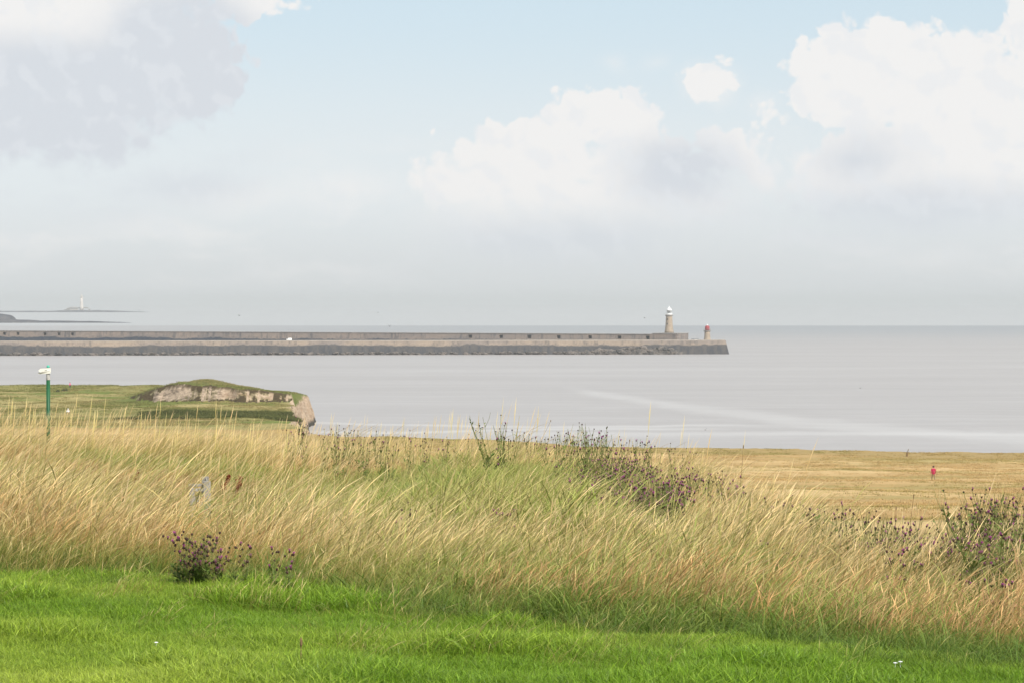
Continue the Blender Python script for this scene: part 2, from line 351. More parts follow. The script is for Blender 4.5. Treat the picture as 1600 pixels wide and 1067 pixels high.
# ------------------------------------------------------------------ ground sheet
rows = np.concatenate([np.arange(-40, 8, 2.0), np.arange(8, 30, .3), np.arange(30, 80, .7), np.arange(80, 150, 2), np.arange(150, 360, 2.5), np.arange(360, 470, .8)])
cols = np.concatenate([np.linspace(-1.3, -.32, 60)[:-1], np.linspace(-.32, .32, 420), np.linspace(.32, 1.3, 60)[1:]])
YY, UU = np.meshgrid(rows, cols, indexing='ij'); XX = UU * (np.maximum(YY, 0) + 12)
ZZ = H(XX, YY); uu = XX / np.maximum(YY, 6)
def cliffY(X):   # seaward edge of the field
    u = X / 410.0
    return np.interp(u, [-.2, -.078, 0, .063, .195, .4], [470, 443, 423, 400, 381, 365]) + (fbm(X * .05, X * 0 + 11, 4) - .5) * 7
dC = cliffY(XX) - YY
leftland = smooth(uu, -.079, -.083)
drop = np.clip(-dC / 3, 0, 1) * (1 - leftland) 
ZZ = ZZ + (fbm(XX * .3, YY * 0 + 3, 3) - .5) * .35 * smooth(dC, 25, 2) 
ZZ = np.where(leftland > .5, np.where(YY > 436, headland_z(XX, YY), ZZ), ZZ * (1 - drop) - 3 * drop)
rel = YY - edgeY(uu)
zone = smooth(rel, -.2, 1.0) + smooth(YY, 85, 120) + smooth(dC, 42, 30) * smooth(YY, 200, 300)
keep = rows < 462
ground = grid_mesh('ground', XX[keep], YY[keep], ZZ[keep], M_ground, attrs={'zone': zone[keep]})
tag(ground, kind='structure')
hx = np.concatenate([np.arange(-420, -110, 3.0), np.arange(-110, -30, .45)]); hy = np.arange(436, 676, .6)
HY, HX = np.meshgrid(hy, hx, indexing='ij')
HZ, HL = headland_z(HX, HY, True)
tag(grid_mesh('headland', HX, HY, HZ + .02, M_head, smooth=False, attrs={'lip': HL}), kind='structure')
# ------------------------------------------------------------------ sea
def sea_fn(n):
    p = pos(n); px, py, pz = n.sep(p)[0:3]
    v1 = n.noise(n.v('MULTIPLY', p, (.10, 1, 1)), .016, 5, .6)
    v2 = n.noise(n.v('MULTIPLY', p, (.16, 1, 1)), .09, 4, .6)
    c = n.mix(n.ss(v1, .3, .7), (.335, .31, .30), (.375, .35, .34))
    c = n.mix(n.ss(v2, .45, .7, 0, .45), c, (.42, .40, .39))
    v3 = n.noise(n.v('MULTIPLY', p, (.22, 1, 1)), .42, 3, .6)
    c = n.mix(n.ss(v3, .45, .7, 0, .42), c, (.30, .285, .28))
    # pale drift lines: (curve through sea points, half width)
    def line(pts, hw, amt, c, soft=.5):
        cv = n.n.new('ShaderNodeFloatCurve'); x0, x1 = pts[0][0], pts[-1][0]; y0 = min(q[1] for q in pts); y1 = max(q[1] for q in pts)
        cu = cv.mapping.curves[0]; pp = [((q[0] - x0) / (x1 - x0), (q[1] - y0) / (y1 - y0)) for q in pts]
        cu.points[0].location = pp[0]; cu.points[1].location = pp[-1]
        for q in pp[1:-1]: cu.points.new(*q)
        cv.mapping.update(); n.l.new(n.ss(px, x0, x1, typ='LINEAR'), cv.inputs['Value'])
        yy = n.ss(cv.outputs[0], 0, 1, y0, y1, 'LINEAR')
        wob = n.m('MULTIPLY', n.m('SUBTRACT', n.noise(n.v('MULTIPLY', p, (1, .4, 1)), .05, 4, .65), .5), hw * 1.6)
        d = n.m('ABSOLUTE', n.m('ADD', n.m('SUBTRACT', py, yy), wob))
        k = n.m('MULTIPLY', n.ss(d, hw, hw * soft), amt)
        k = n.m('MULTIPLY', k, n.m('MULTIPLY', n.ss(px, x0, x0 + (x1 - x0) * .12), n.ss(px, x1 + 30, x1)))
        return n.mix(k, c, (.54, .52, .505))
    sp = lambda x, y: ((x - 800) / F * CZ * F / (y - 472), CZ * F / (y - 472))
    c = line([sp(872, 602), sp(905, 611), sp(1000, 625), sp(1100, 639), sp(1250, 658), sp(1400, 672), sp(1620, 687)], 60, .32, c, .0)
    c = line([(sp(700, 676)[0], 602), (20, 598), (60, 600), (130, 590)], 15, .34, c, .1)
    c = line([(-60, 660), (-20, 640), (10, 632), (45, 640)], 9, .45, c, .1)
    c = line([(-52, 618), (-30, 606), (0, 618), (30, 622)], 9, .5, c, .1)
    c = line([(-300, 1180), (-150, 1120), (0, 1150), (300, 1250)], 40, .14, c, .0)
    # distant sea painted in the haze colour beyond a wavering line
    edge = n.m('ADD', py, n.m('MULTIPLY', n.m('SUBTRACT', n.noise(n.v('MULTIPLY', p, (.3, 1, 1)), .004, 3), .5), 120.0))
    far = n.ss(edge, 3280.0, 3380.0)
    mid = n.m('MULTIPLY', n.ss(py, 1700, 3000), n.ss(px, -900, 100))
    c = n.mix(n.m('MULTIPLY', mid, .75), c, (.235, .25, .265))
    c = n.mix(far, c, (.385, .385, .385))
    h = n.noise(n.v('MULTIPLY', p, (.35, 1, 1)), .35, 4, .6)
    return c, bumpn(n, h, .5, .6)
M_sea = mat('sea_water', rough=.5, fn=sea_fn, spec=.25)
sx = np.array([-39500, -8000, -2500, -800, -200, 0, 200, 800, 2500, 8000, 39500.]); sy = np.array([-200, 300, 600, 1200, 2500, 5000, 10000, 20000, 39500.])
SY, SX = np.meshgrid(sy, sx, indexing='ij')
tag(grid_mesh('sea', SX, SY, SX * 0, M_sea, smooth=False), kind='structure')
# ------------------------------------------------------------------ haze
def haze():
    m_ = bpy.data.materials.new('sea_haze'); m_.use_nodes = True; n = NT(m_.node_tree)
    v_ = n.node('ShaderNodeVolumePrincipled', {'Color': (.60, .615, .62), 'Density': HAZE, 'Anisotropy': 0.0})
    n.l.new(v_.outputs[0], n.node('ShaderNodeOutputMaterial').inputs['Volume'])
    mb = MB(); mb.box((0, 19000, 36), (81000, 42000, 80)); o = mb.build('haze', m_)
    tag(o, 'thin pale sea haze hanging over the whole bay', 'haze', kind='stuff'); return o
haze()
# ------------------------------------------------------------------ piers
def band_fn(zlev, light, warm, dark, dark2, blocky=1.0, grad=0.0):
    def fn(n):
        p = pos(n); pz = n.sep(p)[2]; px = n.sep(p)[0]
        big = n.noise(n.v('MULTIPLY', p, (.6, .6, 2)), .05, 5, .65); st = n.noise(n.v('MULTIPLY', p, (1, 1, .18)), .35, 5, .7)
        br = n.n.new('ShaderNodeTexBrick'); n.set(br.inputs['Vector'], n.comb(px, pz, 0)); br.inputs['Scale'].default_value = 1.0
        br.inputs['Color1'].default_value = (.9, .9, .9, 1); br.inputs['Color2'].default_value = (1.1, 1.1, 1.1, 1); br.inputs['Mortar'].default_value = (.72, .72, .72, 1)
        br.inputs['Brick Width'].default_value = 2.4; br.inputs['Row Height'].default_value = .9; br.inputs['Mortar Size'].default_value = .05
        up = n.mix(n.ss(big, .35, .65), light, warm)
        up = n.mix(n.ss(st, .47, .68, 0, .65), up, dark)
        up = n.mix(.7, up, br.outputs[0], 'MULTIPLY')
        dn = n.mix(n.ss(st, .35, .65), dark, dark2)
        lev = n.m('ADD', pz, n.m('MULTIPLY', n.m('SUBTRACT', st, .5), 3.2))
        lev = n.m('ADD', lev, n.m('MULTIPLY', n.m('SUBTRACT', big, .5), 4.0))
        return n.mix(n.ss(lev, zlev + .5, zlev - .4), up, dn), bumpn(n, st, .3)
    return fn
M_south = mat('south_pier_stone', rough=.9, spec=.15, fn=band_fn(5.3, (.225, .19, .17), (.31, .245, .19), (.095, .088, .085), (.055, .058, .066)))
M_north = mat('north_pier_stone', rough=.9, spec=.15, fn=band_fn(6.0, (.21, .18, .165), (.27, .215, .18), (.055, .065, .08), (.025, .04, .07)))
M_weed = mat('weedy_rock', rough=.9, spec=.15, fn=weathered((.055, .055, .055), (.20, .17, .15), .3, .4))
M_deck = mat('pier_paving', rough=.9, fn=weathered((.30, .26, .22), (.38, .33, .28), .3, .02))
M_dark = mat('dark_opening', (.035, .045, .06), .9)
M_cream = mat('pale_stone', rough=.9, fn=weathered((.31, .25, .19), (.38, .305, .23), .6, .02))
M_grey = mat('grey_stone', rough=.9, fn=weathered((.22, .21, .20), (.34, .31, .28), .5, .02))
M_white = mat('white_paint', rough=.6, fn=weathered((.78, .78, .76), (.84, .84, .82), 1.0, .002))
M_red = mat('red_paint', rough=.5, fn=weathered((.27, .04, .05), (.33, .065, .07), 1.0, .002))
M_glass = mat('lantern_glass', (.06, .07, .08), .15, spec=.6)
def pier_wall(name, A, B, zt, batter, thick, m_, parent, niches=(), nh=1.6, nw=1.4, nz=None, endcap=True):
    """long wall from A to B (2-D), seaward face towards the camera; niches = distances along it"""
    bm = bmesh.new(); A = Vector(A); B = Vector(B); d = (B - A); L = d.length; d.normalize(); nrm = Vector((d.y, -d.x))   # towards camera
    ss = sorted({0, L} | {k * 14.0 for k in range(int(L / 14) + 1) if all(abs(k * 14.0 - q) > nw for q in niches)} | {q for s_ in niches for q in (s_ - nw / 2, s_ + nw / 2)})
    zs = [-3, 0, 2, zt - 4] + ([nz, nz + nh] if nz else []) + [zt]; zs = sorted(set(zs))
    def P_(s_, z, off): q = A + d * s_ + nrm * off; return (q.x, q.y, z)
    def off(z): return batter * (zt - z) / zt
    V = {}
    def vert(s_, z, o): 
        k = (round(s_, 3), round(z, 3), round(o, 3))
        if k not in V: V[k] = bm.verts.new(P_(s_, z, o))
        return V[k]
    hole = lambda a, b, z0: nz is not None and any(abs((a + b) / 2 - q) < nw / 2 for q in niches) and abs(z0 - nz) < .01
    for a, b in zip(ss, ss[1:]):
        if b - a < 1e-4: continue
        for z0, z1 in zip(zs, zs[1:]):
            if hole(a, b, z0):
                r = -1.2
                bm.faces.new((vert(a, z0, r), vert(b, z0, r), vert(b, z1, r), vert(a, z1, r)))
                bm.faces.new((vert(a, z0, off(z0)), vert(a, z0, r), vert(a, z1, r), vert(a, z1, off(z1))))
                bm.faces.new((vert(b, z0, r), vert(b, z0, off(z0)), vert(b, z1, off(z1)), vert(b, z1, r)))
                bm.faces.new((vert(a, z1, off(z1)), vert(a, z1, r), vert(b, z1, r), vert(b, z1, off(z1))))
                bm.faces.new((vert(a, z0, r), vert(a, z0, off(z0)), vert(b, z0, off(z0)), vert(b, z0, r)))
            else: bm.faces.new((vert(a, z0, off(z0)), vert(b, z0, off(z0)), vert(b, z1, off(z1)), vert(a, z1, off(z1))))
        bm.faces.new((vert(a, zt, 0), vert(b, zt, 0), vert(b, zt, -thick), vert(a, zt, -thick)))
        bm.faces.new((vert(a, zt, -thick), vert(b, zt, -thick), vert(b, -3, -thick), vert(a, -3, -thick)))
    if endcap:
        o = [vert(L, z, off(z)) for z in zs]; e = batter
        top = [bm.verts.new(P_(L + .01, zt, 0)), bm.verts.new(P_(L + .01, zt, -thick))]; bot = [bm.verts.new(P_(L + e, -3, off(-3))), bm.verts.new(P_(L + e, -3, -thick))]
        bm.faces.new((bot[0], bot[1], top[1], top[0])); bm.faces.new((vert(L, -3, off(-3)), bot[0], top[0], vert(L, zt, 0)))
    me = bpy.data.meshes.new(name); bm.to_mesh(me); bm.free(); me.materials.append(m_)
    return link(bpy.data.objects.new(name, me), parent)
# near (south) pier
A = at(-700, 556, 1450); B = at(1134, 553, 1518)
south = empty('stone_pier', (0, 0, 0)); tag(south, 'nearer long stone pier with pale top courses, dark weedy foot and square seaward end', 'pier')
pier_wall('wall', (A.x, A.y), (B.x, B.y), 7.7, 2.2, 14, M_south, south)
dS = Vector((B.x - A.x, B.y - A.y)); LS = dS.length; dS.normalize(); nS = Vector((dS.y, -dS.x)); angS = math.atan2(dS.y, dS.x)
def onS(x, off=0.0, z=0.0):     # point on the near pier seen at photo column x
    u = (x - 800) / F; # solve A + d*s with X = u*Y
    s_ = (u * A.y - A.x) / (dS.x - u * dS.y); q = Vector((A.x, A.y)) + dS * s_ + nS * off; return Vector((q.x, q.y, z))
mb = MB(); c0 = onS(-300); c1 = onS(1062)
Lp = (c1 - c0).length; mb.box(((c0.x + c1.x) / 2 - nS.x * .5, (c0.y + c1.y) / 2 - nS.y * .5, 8.0), (Lp, .8, .6), angS); mb.build('parapet', M_deck, south)
mb = MB(); c0 = onS(1063); c1 = onS(1133)
mb.box(((c0.x + c1.x) / 2 - nS.x * .5, (c0.y + c1.y) / 2 - nS.y * .5, 7.95), ((c1 - c0).length, .8, .5), angS); mb.build('parapet', M_deck, south)
# head of the north pier, and its wall
C_ = at(-500, 530, 1930); D_ = at(1062, 549, 1612)
north = empty('breakwater', (0, 0, 0)); tag(north, 'farther dark stone breakwater with square openings, ending in the block under the tall lighthouse', 'breakwater')
C2 = Vector((C_.x, C_.y)); D2 = Vector((D_.x, D_.y)); dN = (D2 - C2).normalized(); nN = Vector((dN.y, -dN.x)); angN = math.atan2(dN.y, dN.x)
def sN(x): u = (x - 800) / F; return (u * C2.y - C2.x) / (dN.x - u * dN.y)
def onN(x, off=0.0, z=0.0): q = C2 + dN * sN(x) + nN * off; return Vector((q.x, q.y, z))
nich = [sN(x) for x in (-62, -40, -18, 7, 28, 70, 92, 113, 735, 783, 827, 873, 922, 968, 1012)]
pier_wall('wall', (C2.x, C2.y), (onN(1019).x, onN(1019).y), 9.9, 1.2, 12, M_north, north, niches=nich, nh=2.0, nw=2.5, nz=7.1)
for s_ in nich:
    q = C2 + dN * s_ - nN * 1.16; mb = MB(); mb.box((q.x, q.y, 8.1), (2.4, .05, 1.96), angN); mb.build('niche_shade', M_dark, north)  # dark panel backing each niche, the recess shade put into its colour
mb = MB(); c0 = onN(-500); c1 = onN(1019); mb.box(((c0.x + c1.x) / 2, (c0.y + c1.y) / 2 + .3, 10.12), ((c1 - c0).length, 1.2, .42), angN); mb.build('coping', M_grey, north)
def slabs(name, mat_, parent, x0, x1, zt, off, th, ang, onf, zb=-2.0):
    a, b = onf(x0), onf(x1); mb = MB(); n_ = nN if onf is onN else nS
    mb.box(((a.x + b.x) / 2 + n_.x * (off - th / 2), (a.y + b.y) / 2 + n_.y * (off - th / 2), (zt + zb) / 2), ((b - a).length, th, zt - zb), ang, bev=.15)
    return mb.build(name, mat_, parent)
slabs('end_block', M_north, north, 1019.5, 1062.5, 10.4, 5, 20, angN, onN)
slabs('end_block_coping', M_grey, north, 1024, 1063, 10.9, 5.3, 20.6, angN, onN, zb=10.4)
slabs('landing', M_north, north, 1026, 1066, 6.5, 9, 4, angN, onN)
# weedy boulders heaped against the near pier
mb = MB()
for i in range(340):
    x = random.triangular(880, 1062, 1030); hgt = 1.2 + 3.4 * (1 - abs(x - 1015) / 150) * random.random()
    q = onS(x, random.uniform(.6, 4.2) + 1.0, random.uniform(0, max(.3, hgt))); mb.ball(q, random.uniform(.9, 2.0), 1, .22, (1.3, 1, .8))
tag(mb.build('boulder_mound', M_weed, south), kind='stuff')
mb = MB()
for i in range(420):
    x = random.uniform(-60, 900); q = onS(x, random.uniform(1.6, 3.0), random.uniform(-.3, 1.4)); mb.ball(q, random.uniform(.6, 1.2), 1, .22, (1.6, 1, .7))
tag(mb.build('boulder_toe', M_weed, south), kind='stuff')
# tall lighthouse with white lantern
px = 1612 / F
base = at(1045.5, 523.5, 1622); lh = empty('lighthouse', (base.x, base.y, 10.9)); tag(lh, 'tall tapering stone lighthouse with a white lantern at the end of the farther breakwater', 'lighthouse')
b0 = at(1045.5, 523.5, 1622).z - 10.9
def zz(y): return at(1045.5, y, 1622).z - 10.9
MB().lathe([(2.9, -.1), (2.75, 1.2), (2.5, 2.0), (2.3, zz(510)), (2.05, zz(500)), (1.9, zz(495.5)), (1.9, zz(495))], 28).build('tower', M_cream, lh, True)
MB().lathe([(1.9, 0), (2.15, .3), (2.35, .8), (2.35, 1.1)], 28, (0, 0, zz(495))).build('gallery', M_grey, lh)
g = MB()
for k in range(16):
    a = k / 16 * 2 * math.pi; g.tube([(2.25 * math.cos(a), 2.25 * math.sin(a), zz(492.2)), (2.25 * math.cos(a), 2.25 * math.sin(a), zz(489.8))], .05, seg=4)
for h_ in (.45, .85): g.tube([(2.25 * math.cos(k / 24 * 2 * math.pi), 2.25 * math.sin(k / 24 * 2 * math.pi), zz(492.2) + h_) for k in range(25)], .05, seg=4)
g.build('railing', M_white, lh)
MB().lathe([(1.75, 0), (1.75, zz(489.8) - zz(492.3))], 24, (0, 0, zz(492.3))).build('lantern_base', M_white, lh)
lg = MB().lathe([(1.4, 0), (1.4, zz(485.6) - zz(489.8))], 16, (0, 0, zz(489.8))).build('lantern_glass', M_glass, lh)
g = MB()
for k in range(8):
    a = (k + .5) / 8 * 2 * math.pi; z0, z1 = zz(489.8), zz(485.6); g.tube([(1.44 * math.cos(a), 1.44 * math.sin(a), z0), (1.44 * math.cos(a + .5), 1.44 * math.sin(a + .5), z1)], .07, seg=4)
    g.tube([(1.44 * math.cos(a + .5), 1.44 * math.sin(a + .5), z0), (1.44 * math.cos(a), 1.44 * math.sin(a), z1)], .07, seg=4)
g.build('glazing_bars', M_white, lg)
MB().lathe([(1.65, 0), (1.6, .3), (1.3, .95), (.8, 1.5), (.35, 1.85), (.3, 2.3), (.12, 2.5), (.08, 2.9)], 20, (0, 0, zz(485.6))).build('dome', M_white, lh, True)
for (y_, a) in ((506, -.6), (499, -.6), (515, -.6)):
    r_ = 2.25 if y_ > 503 else 2.05
    mb = MB(); mb.box((r_ * math.sin(a), -r_ * math.cos(a), zz(y_)), (.5, .25, .9), a); mb.build('window', M_dark, lh)
# short red-topped lighthouse on the near pier
b = onS(1107.5, -5, 7.7); rl = empty('pier_light', (b.x, b.y, 7.7)); tag(rl, 'short stone lighthouse with a round red top near the end of the nearer pier', 'lighthouse')
zr = lambda y: at(1107.5, y, b.y).z - 7.7
MB().lathe([(2.4, 0), (2.0, zr(530.5)), (1.75, zr(527)), (1.6, zr(521)), (1.6, zr(518.5))], 24).build('tower', M_cream, rl, True)
MB().lathe([(1.6, 0), (1.95, .3), (2.15, .45), (2.15, .75)], 24, (0, 0, zr(518.6))).build('gallery', M_grey, rl)
g = MB()
for k in range(14):
    a = k / 14 * 2 * math.pi; g.tube([(2.05 * math.cos(a), 2.05 * math.sin(a), zr(516.6)), (2.05 * math.cos(a), 2.05 * math.sin(a), zr(514.2))], .045, seg=4)
g.tube([(2.05 * math.cos(k / 24 * 2 * math.pi), 2.05 * math.sin(k / 24 * 2 * math.pi), zr(514.3)) for k in range(25)], .05, seg=4)
g.build('railing', M_grey, rl)
MB().lathe([(1.05, 0), (1.3, .5), (1.4, 1.6), (1.3, 2.4), (.95, 2.9), (.45, 3.15)], 20, (0, 0, zr(517.2))).build('lantern', M_red, rl, True)
MB().lathe([(.45, 0), (.4, .25), (.12, .45), (.06, .8)], 12, (0, 0, zr(517.2) + 3.15)).build('finial', M_white, rl)
# small white van parked on the near pier
b = onS(452, -4.5, 7.7); van = empty('parked_van', b, angS); van.scale = (.8, .8, .8); tag(van, 'small white van parked behind the parapet of the nearer pier', 'van')
mb = MB(); mb.box((0, 0, 1.0), (3.9, 1.7, .9), bev=.15); mb.box((.55, 0, 1.75), (2.7, 1.6, .8), taper=.85, bev=.15); mb.build('body', M_white, van, True)
for sx_ in (-1.2, 1.2):
    for sy_ in (-.8, .8):
        mb = MB(); mb.lathe([(.33, -.12), (.33, .12)], 14); bmesh.ops.rotate(mb.bm, matrix=Matrix.Rotation(math.pi / 2, 3, 'X'), verts=mb.bm.verts); bmesh.ops.translate(mb.bm, vec=(sx_, sy_, .33), verts=mb.bm.verts)
        mb.build('wheel', M_dark, van)
mb = MB(); mb.box((-.95, 0, 1.72), (.08, 1.3, .5), Matrix.Rotation(.5, 4, 'Y')); mb.build('windscreen', M_glass, van)
# low shelter on the near pier
b = onS(1088, -3.5, 7.7); sh = empty('shelter', b, angS); tag(sh, 'low white shelter with a flat dark roof beside the red-topped lighthouse', 'shelter')
MB().box((.5, 0, .45), (1.9, 1.2, .9), bev=.04).build('wall', M_white, sh); MB().box((-.2, 0, .98), (4.0, 1.6, .14)).build('roof', M_dark, sh)
for a_ in (-2.0, -1.2): MB().box((a_, 0, .455), (.12, .12, .91)).build('post', M_dark, sh)
# ------------------------------------------------------------------ far shore: reefs, islet and lighthouse
M_reef = mat('reef_rock', rough=.95, fn=weathered((.03, .035, .05), (.09, .085, .09), .03, .4))
def reef(name, pts, Yd, depth, seed, kind='structure'):
    """low rock seen at pts (x, y_top); waterline z=0, real depth"""
    xs = np.linspace(pts[0][0], pts[-1][0], 220); yt = np.interp(xs, [p[0] for p in pts], [p[1] for p in pts])
    t = np.linspace(0, 1, 14); T, Xp = np.meshgrid(t, xs, indexing='ij'); Yt = np.broadcast_to(yt, Xp.shape)
    Yw = Yd + T * depth; Xw = (Xp - 800) / F * Yd
    zt_ = 30 - (Yt - 472) / F * (Yd + depth * .35)
    bump_ = np.sin(np.pi * np.clip(T, 0, 1)) ** .45
    Z = zt_ * bump_ * (.75 + .5 * fbm(Xw * .03 + seed, Yw * .02, 4)) - .6
    o = grid_mesh(name, Xw, Yw, Z, M_reef, smooth=False); return tag(o, kind=kind)
reef('far_reef', [(-700, 484.2), (0, 485.6), (60, 486), (110, 484.6), (145, 484.8), (180, 485.6), (215, 487.0), (238, 488.4)], 7550, 90, 1)
reef('near_reef', [(-500, 499), (0, 499.4), (38, 499.6), (60, 501), (90, 500.3), (140, 501.6), (190, 503.3), (205, 504.2)], 3750, 60, 2)
reef('far_headland', [(-700, 478), (-100, 486), (-20, 489), (0, 492), (10, 493), (12.5, 499.5), (13.5, 503.5)], 3760, 80, 3)
ib = at(127.5, 484.6, 7580); il = empty('island_lighthouse', (ib.x, ib.y, ib.z)); tag(il, 'tall slender white lighthouse on the low islet far across the bay', 'lighthouse')
q = 7580 / F; M_isl = mat('cream_white_render', rough=.8, fn=weathered((.62, .56, .50), (.58, .52, .46), .1, .01))  # cream-toned white render, faintly mottled
MB().lathe([(6.2, -1), (4.9, 8), (3.9, 22), (3.3, 35)], 20).build('tower', M_isl, il, True)
MB().lathe([(3.3, 35), (4.4, 36), (4.4, 37.4)], 20).build('gallery', M_isl, il)
MB().lathe([(2.6, 37.4), (2.6, 40), (2.9, 40.3), (2.0, 42.6), (.6, 44), (.3, 46)], 16).build('lantern', M_isl, il, True)
ih = empty('island_cottages', at(118, 484.8, 7590)); tag(ih, 'low rendered cottages with pitched roofs left of the islet lighthouse', 'cottage')
M_isroof = mat('slate_roof', (.25, .24, .24), .9)
def gable(mbw, mbr, cx, cy, wx, wy, h, rh):
    mbw.box((cx, cy, h / 2), (wx, wy, h)); v = [(cx - wx / 2 - .3, cy - wy / 2 - .3, h), (cx + wx / 2 + .3, cy - wy / 2 - .3, h), (cx + wx / 2 + .3, cy + wy / 2 + .3, h), (cx - wx / 2 - .3, cy + wy / 2 + .3, h), (cx - wx / 2 - .3, cy, h + rh), (cx + wx / 2 + .3, cy, h + rh)]
    V = [mbr.bm.verts.new(p) for p in v]
    for f in ((0, 1, 5, 4), (2, 3, 4, 5), (0, 4, 3), (1, 2, 5), (3, 2, 1, 0)): mbr.bm.faces.new([V[i] for i in f])
a_, r_ = MB(), MB(); gable(a_, r_, -4, 0, 22, 9, 5.5, 3.4); gable(a_, r_, -18, 1, 14, 8, 4, 2.6)
a_.build('wall', M_isl, ih); rf = r_.build('roof', M_isroof, ih); c_ = MB(); c_.box((-3, 0, 9.6), (1.8, 1.8, 3)); c_.build('chimney', M_isl, rf)
iw = MB(); P0 = [at(x, y, 7585) for x, y in ((100, 485.2), (104, 482.2), (108, 480.6), (117, 480.2), (138, 480.4), (141, 485.4))]
for a, b2 in zip(P0, P0[1:]): iw.box(((a.x + b2.x) / 2, a.y, (a.z + b2.z) / 2 - 2.2), (abs(b2.x - a.x), 3, 4.0 + 0 * abs(a.z - b2.z)))
o = iw.build('boundary_wall', M_grey); tag(o, 'pale boundary wall stepping over the islet round the white lighthouse', 'wall')
bp = at(218, 487.2, 7560); bc = empty('beacon', (bp.x, bp.y, 1)); tag(bc, 'small dark marker beacon near the tip of the far reef', 'beacon')
MB().tube([(0, 0, 0), (0, 0, 4.6)], .5, .35).build('mast', M_dark, bc); MB().lathe([(.2, 4.6), (1.2, 5.0), (1.2, 6.2), (.2, 6.6)], 10).build('topmark', M_dark, bc)
# foam where the swell meets stone and reefs
mb = MB(); M_foam = mat('sea_foam', (.85, .85, .84), .8)
def foam(c, L, Wd):
    n_ = 14; top = []
    for i in range(n_):
        a = i / n_ * 2 * math.pi; k = random.uniform(.6, 1.1); top.append(mb.bm.verts.new((c.x + L / 2 * k * math.cos(a), c.y + Wd / 2 * k * math.sin(a), .12)))
    mb.bm.faces.new(top)
for x, L, d_ in ((1000, 3, 7.5), (1031, 4.5, 7), (1052, 5, 5.5), (1022, 2.5, 7.5), (540, 2, 4.3), (230, 2, 4.3), (700, 1.4, 4.5), (1102, 1.4, 4.2), (870, 1.6, 6.5)): foam(onS(x, d_), L, 2.2)
for x in (233, 240, 228): 
    q_ = at(x, 488.6, 7480); q_.z = 0; foam(q_, 18, 30)
for x in (36, 20, 28, 84, 150): 
    q_ = at(x, 505, 3690); q_.z = 0; foam(q_, 12, 26)
tag(mb.build('sea_foam', M_foam), 'small white patches of foam where the swell meets the rocks', 'foam', kind='stuff')
# ------------------------------------------------------------------ gulls
M_gull = mat('gull_feathers', rough=.8, fn=weathered((.30, .30, .31), (.42, .42, .43), 4))
def gull(x, y, Y, rz, flap, lab, sc=1.0):
    p = at(x, y, Y); t = empty('gull', p, rz); tag(t, lab, 'bird'); 
    mb = MB(); mb.lathe([(.01, -.28), (.05, -.2), (.085, -.05), (.08, .08), (.045, .17), (.05, .22), (.03, .27), (.008, .33)], 10)
    for v_ in mb.bm.verts: v_.co = Vector((v_.co.x, v_.co.z, v_.co.y))
    mb.tri((-.04, -.22, 0), (.04, -.22, 0), (.07, -.36, .01)); mb.tri((-.04, -.22, 0), (.07, -.36, .01), (-.07, -.36, .01))
    for s_ in (-1, 1):
        P_ = [(.04, .09, .03), (.30, .14, .03 + .28 * flap), (.62, -.02, .03 + .22 * flap), (.33, -.02, .03 + .26 * flap), (.05, -.09, .03)]
        V = [mb.bm.verts.new((s_ * a * 1, b, c)) for a, b, c in P_]; mb.bm.faces.new((V[0], V[1], V[3], V[4])); mb.bm.faces.new((V[1], V[2], V[3]))
    o = mb.build('body', M_gull, t); t.scale = (sc,) * 3
gull(609, 510, 520, .5, 1.0, 'gull with raised wings flying low over the sea above the piers', 1.0)
gull(591, 488.5, 700, 1.2, .3, 'small distant gull flying just above the horizon haze left of the lighthouses')
gull(1007.5, 497, 560, 1.4, .2, 'gull flying level just left of the tall lighthouse lantern')
gull(374, 493.5, 600, .9, .7, 'gull flying above the water right of the distant islet')
gull(1102, 671, 300, .3, 1.0, 'tiny gull flying low over the sea above the dry field edge', .6)
gull(1344, 606, 420, .3, 1.0, 'tiny gull flying over the open sea right of the piers', .7)
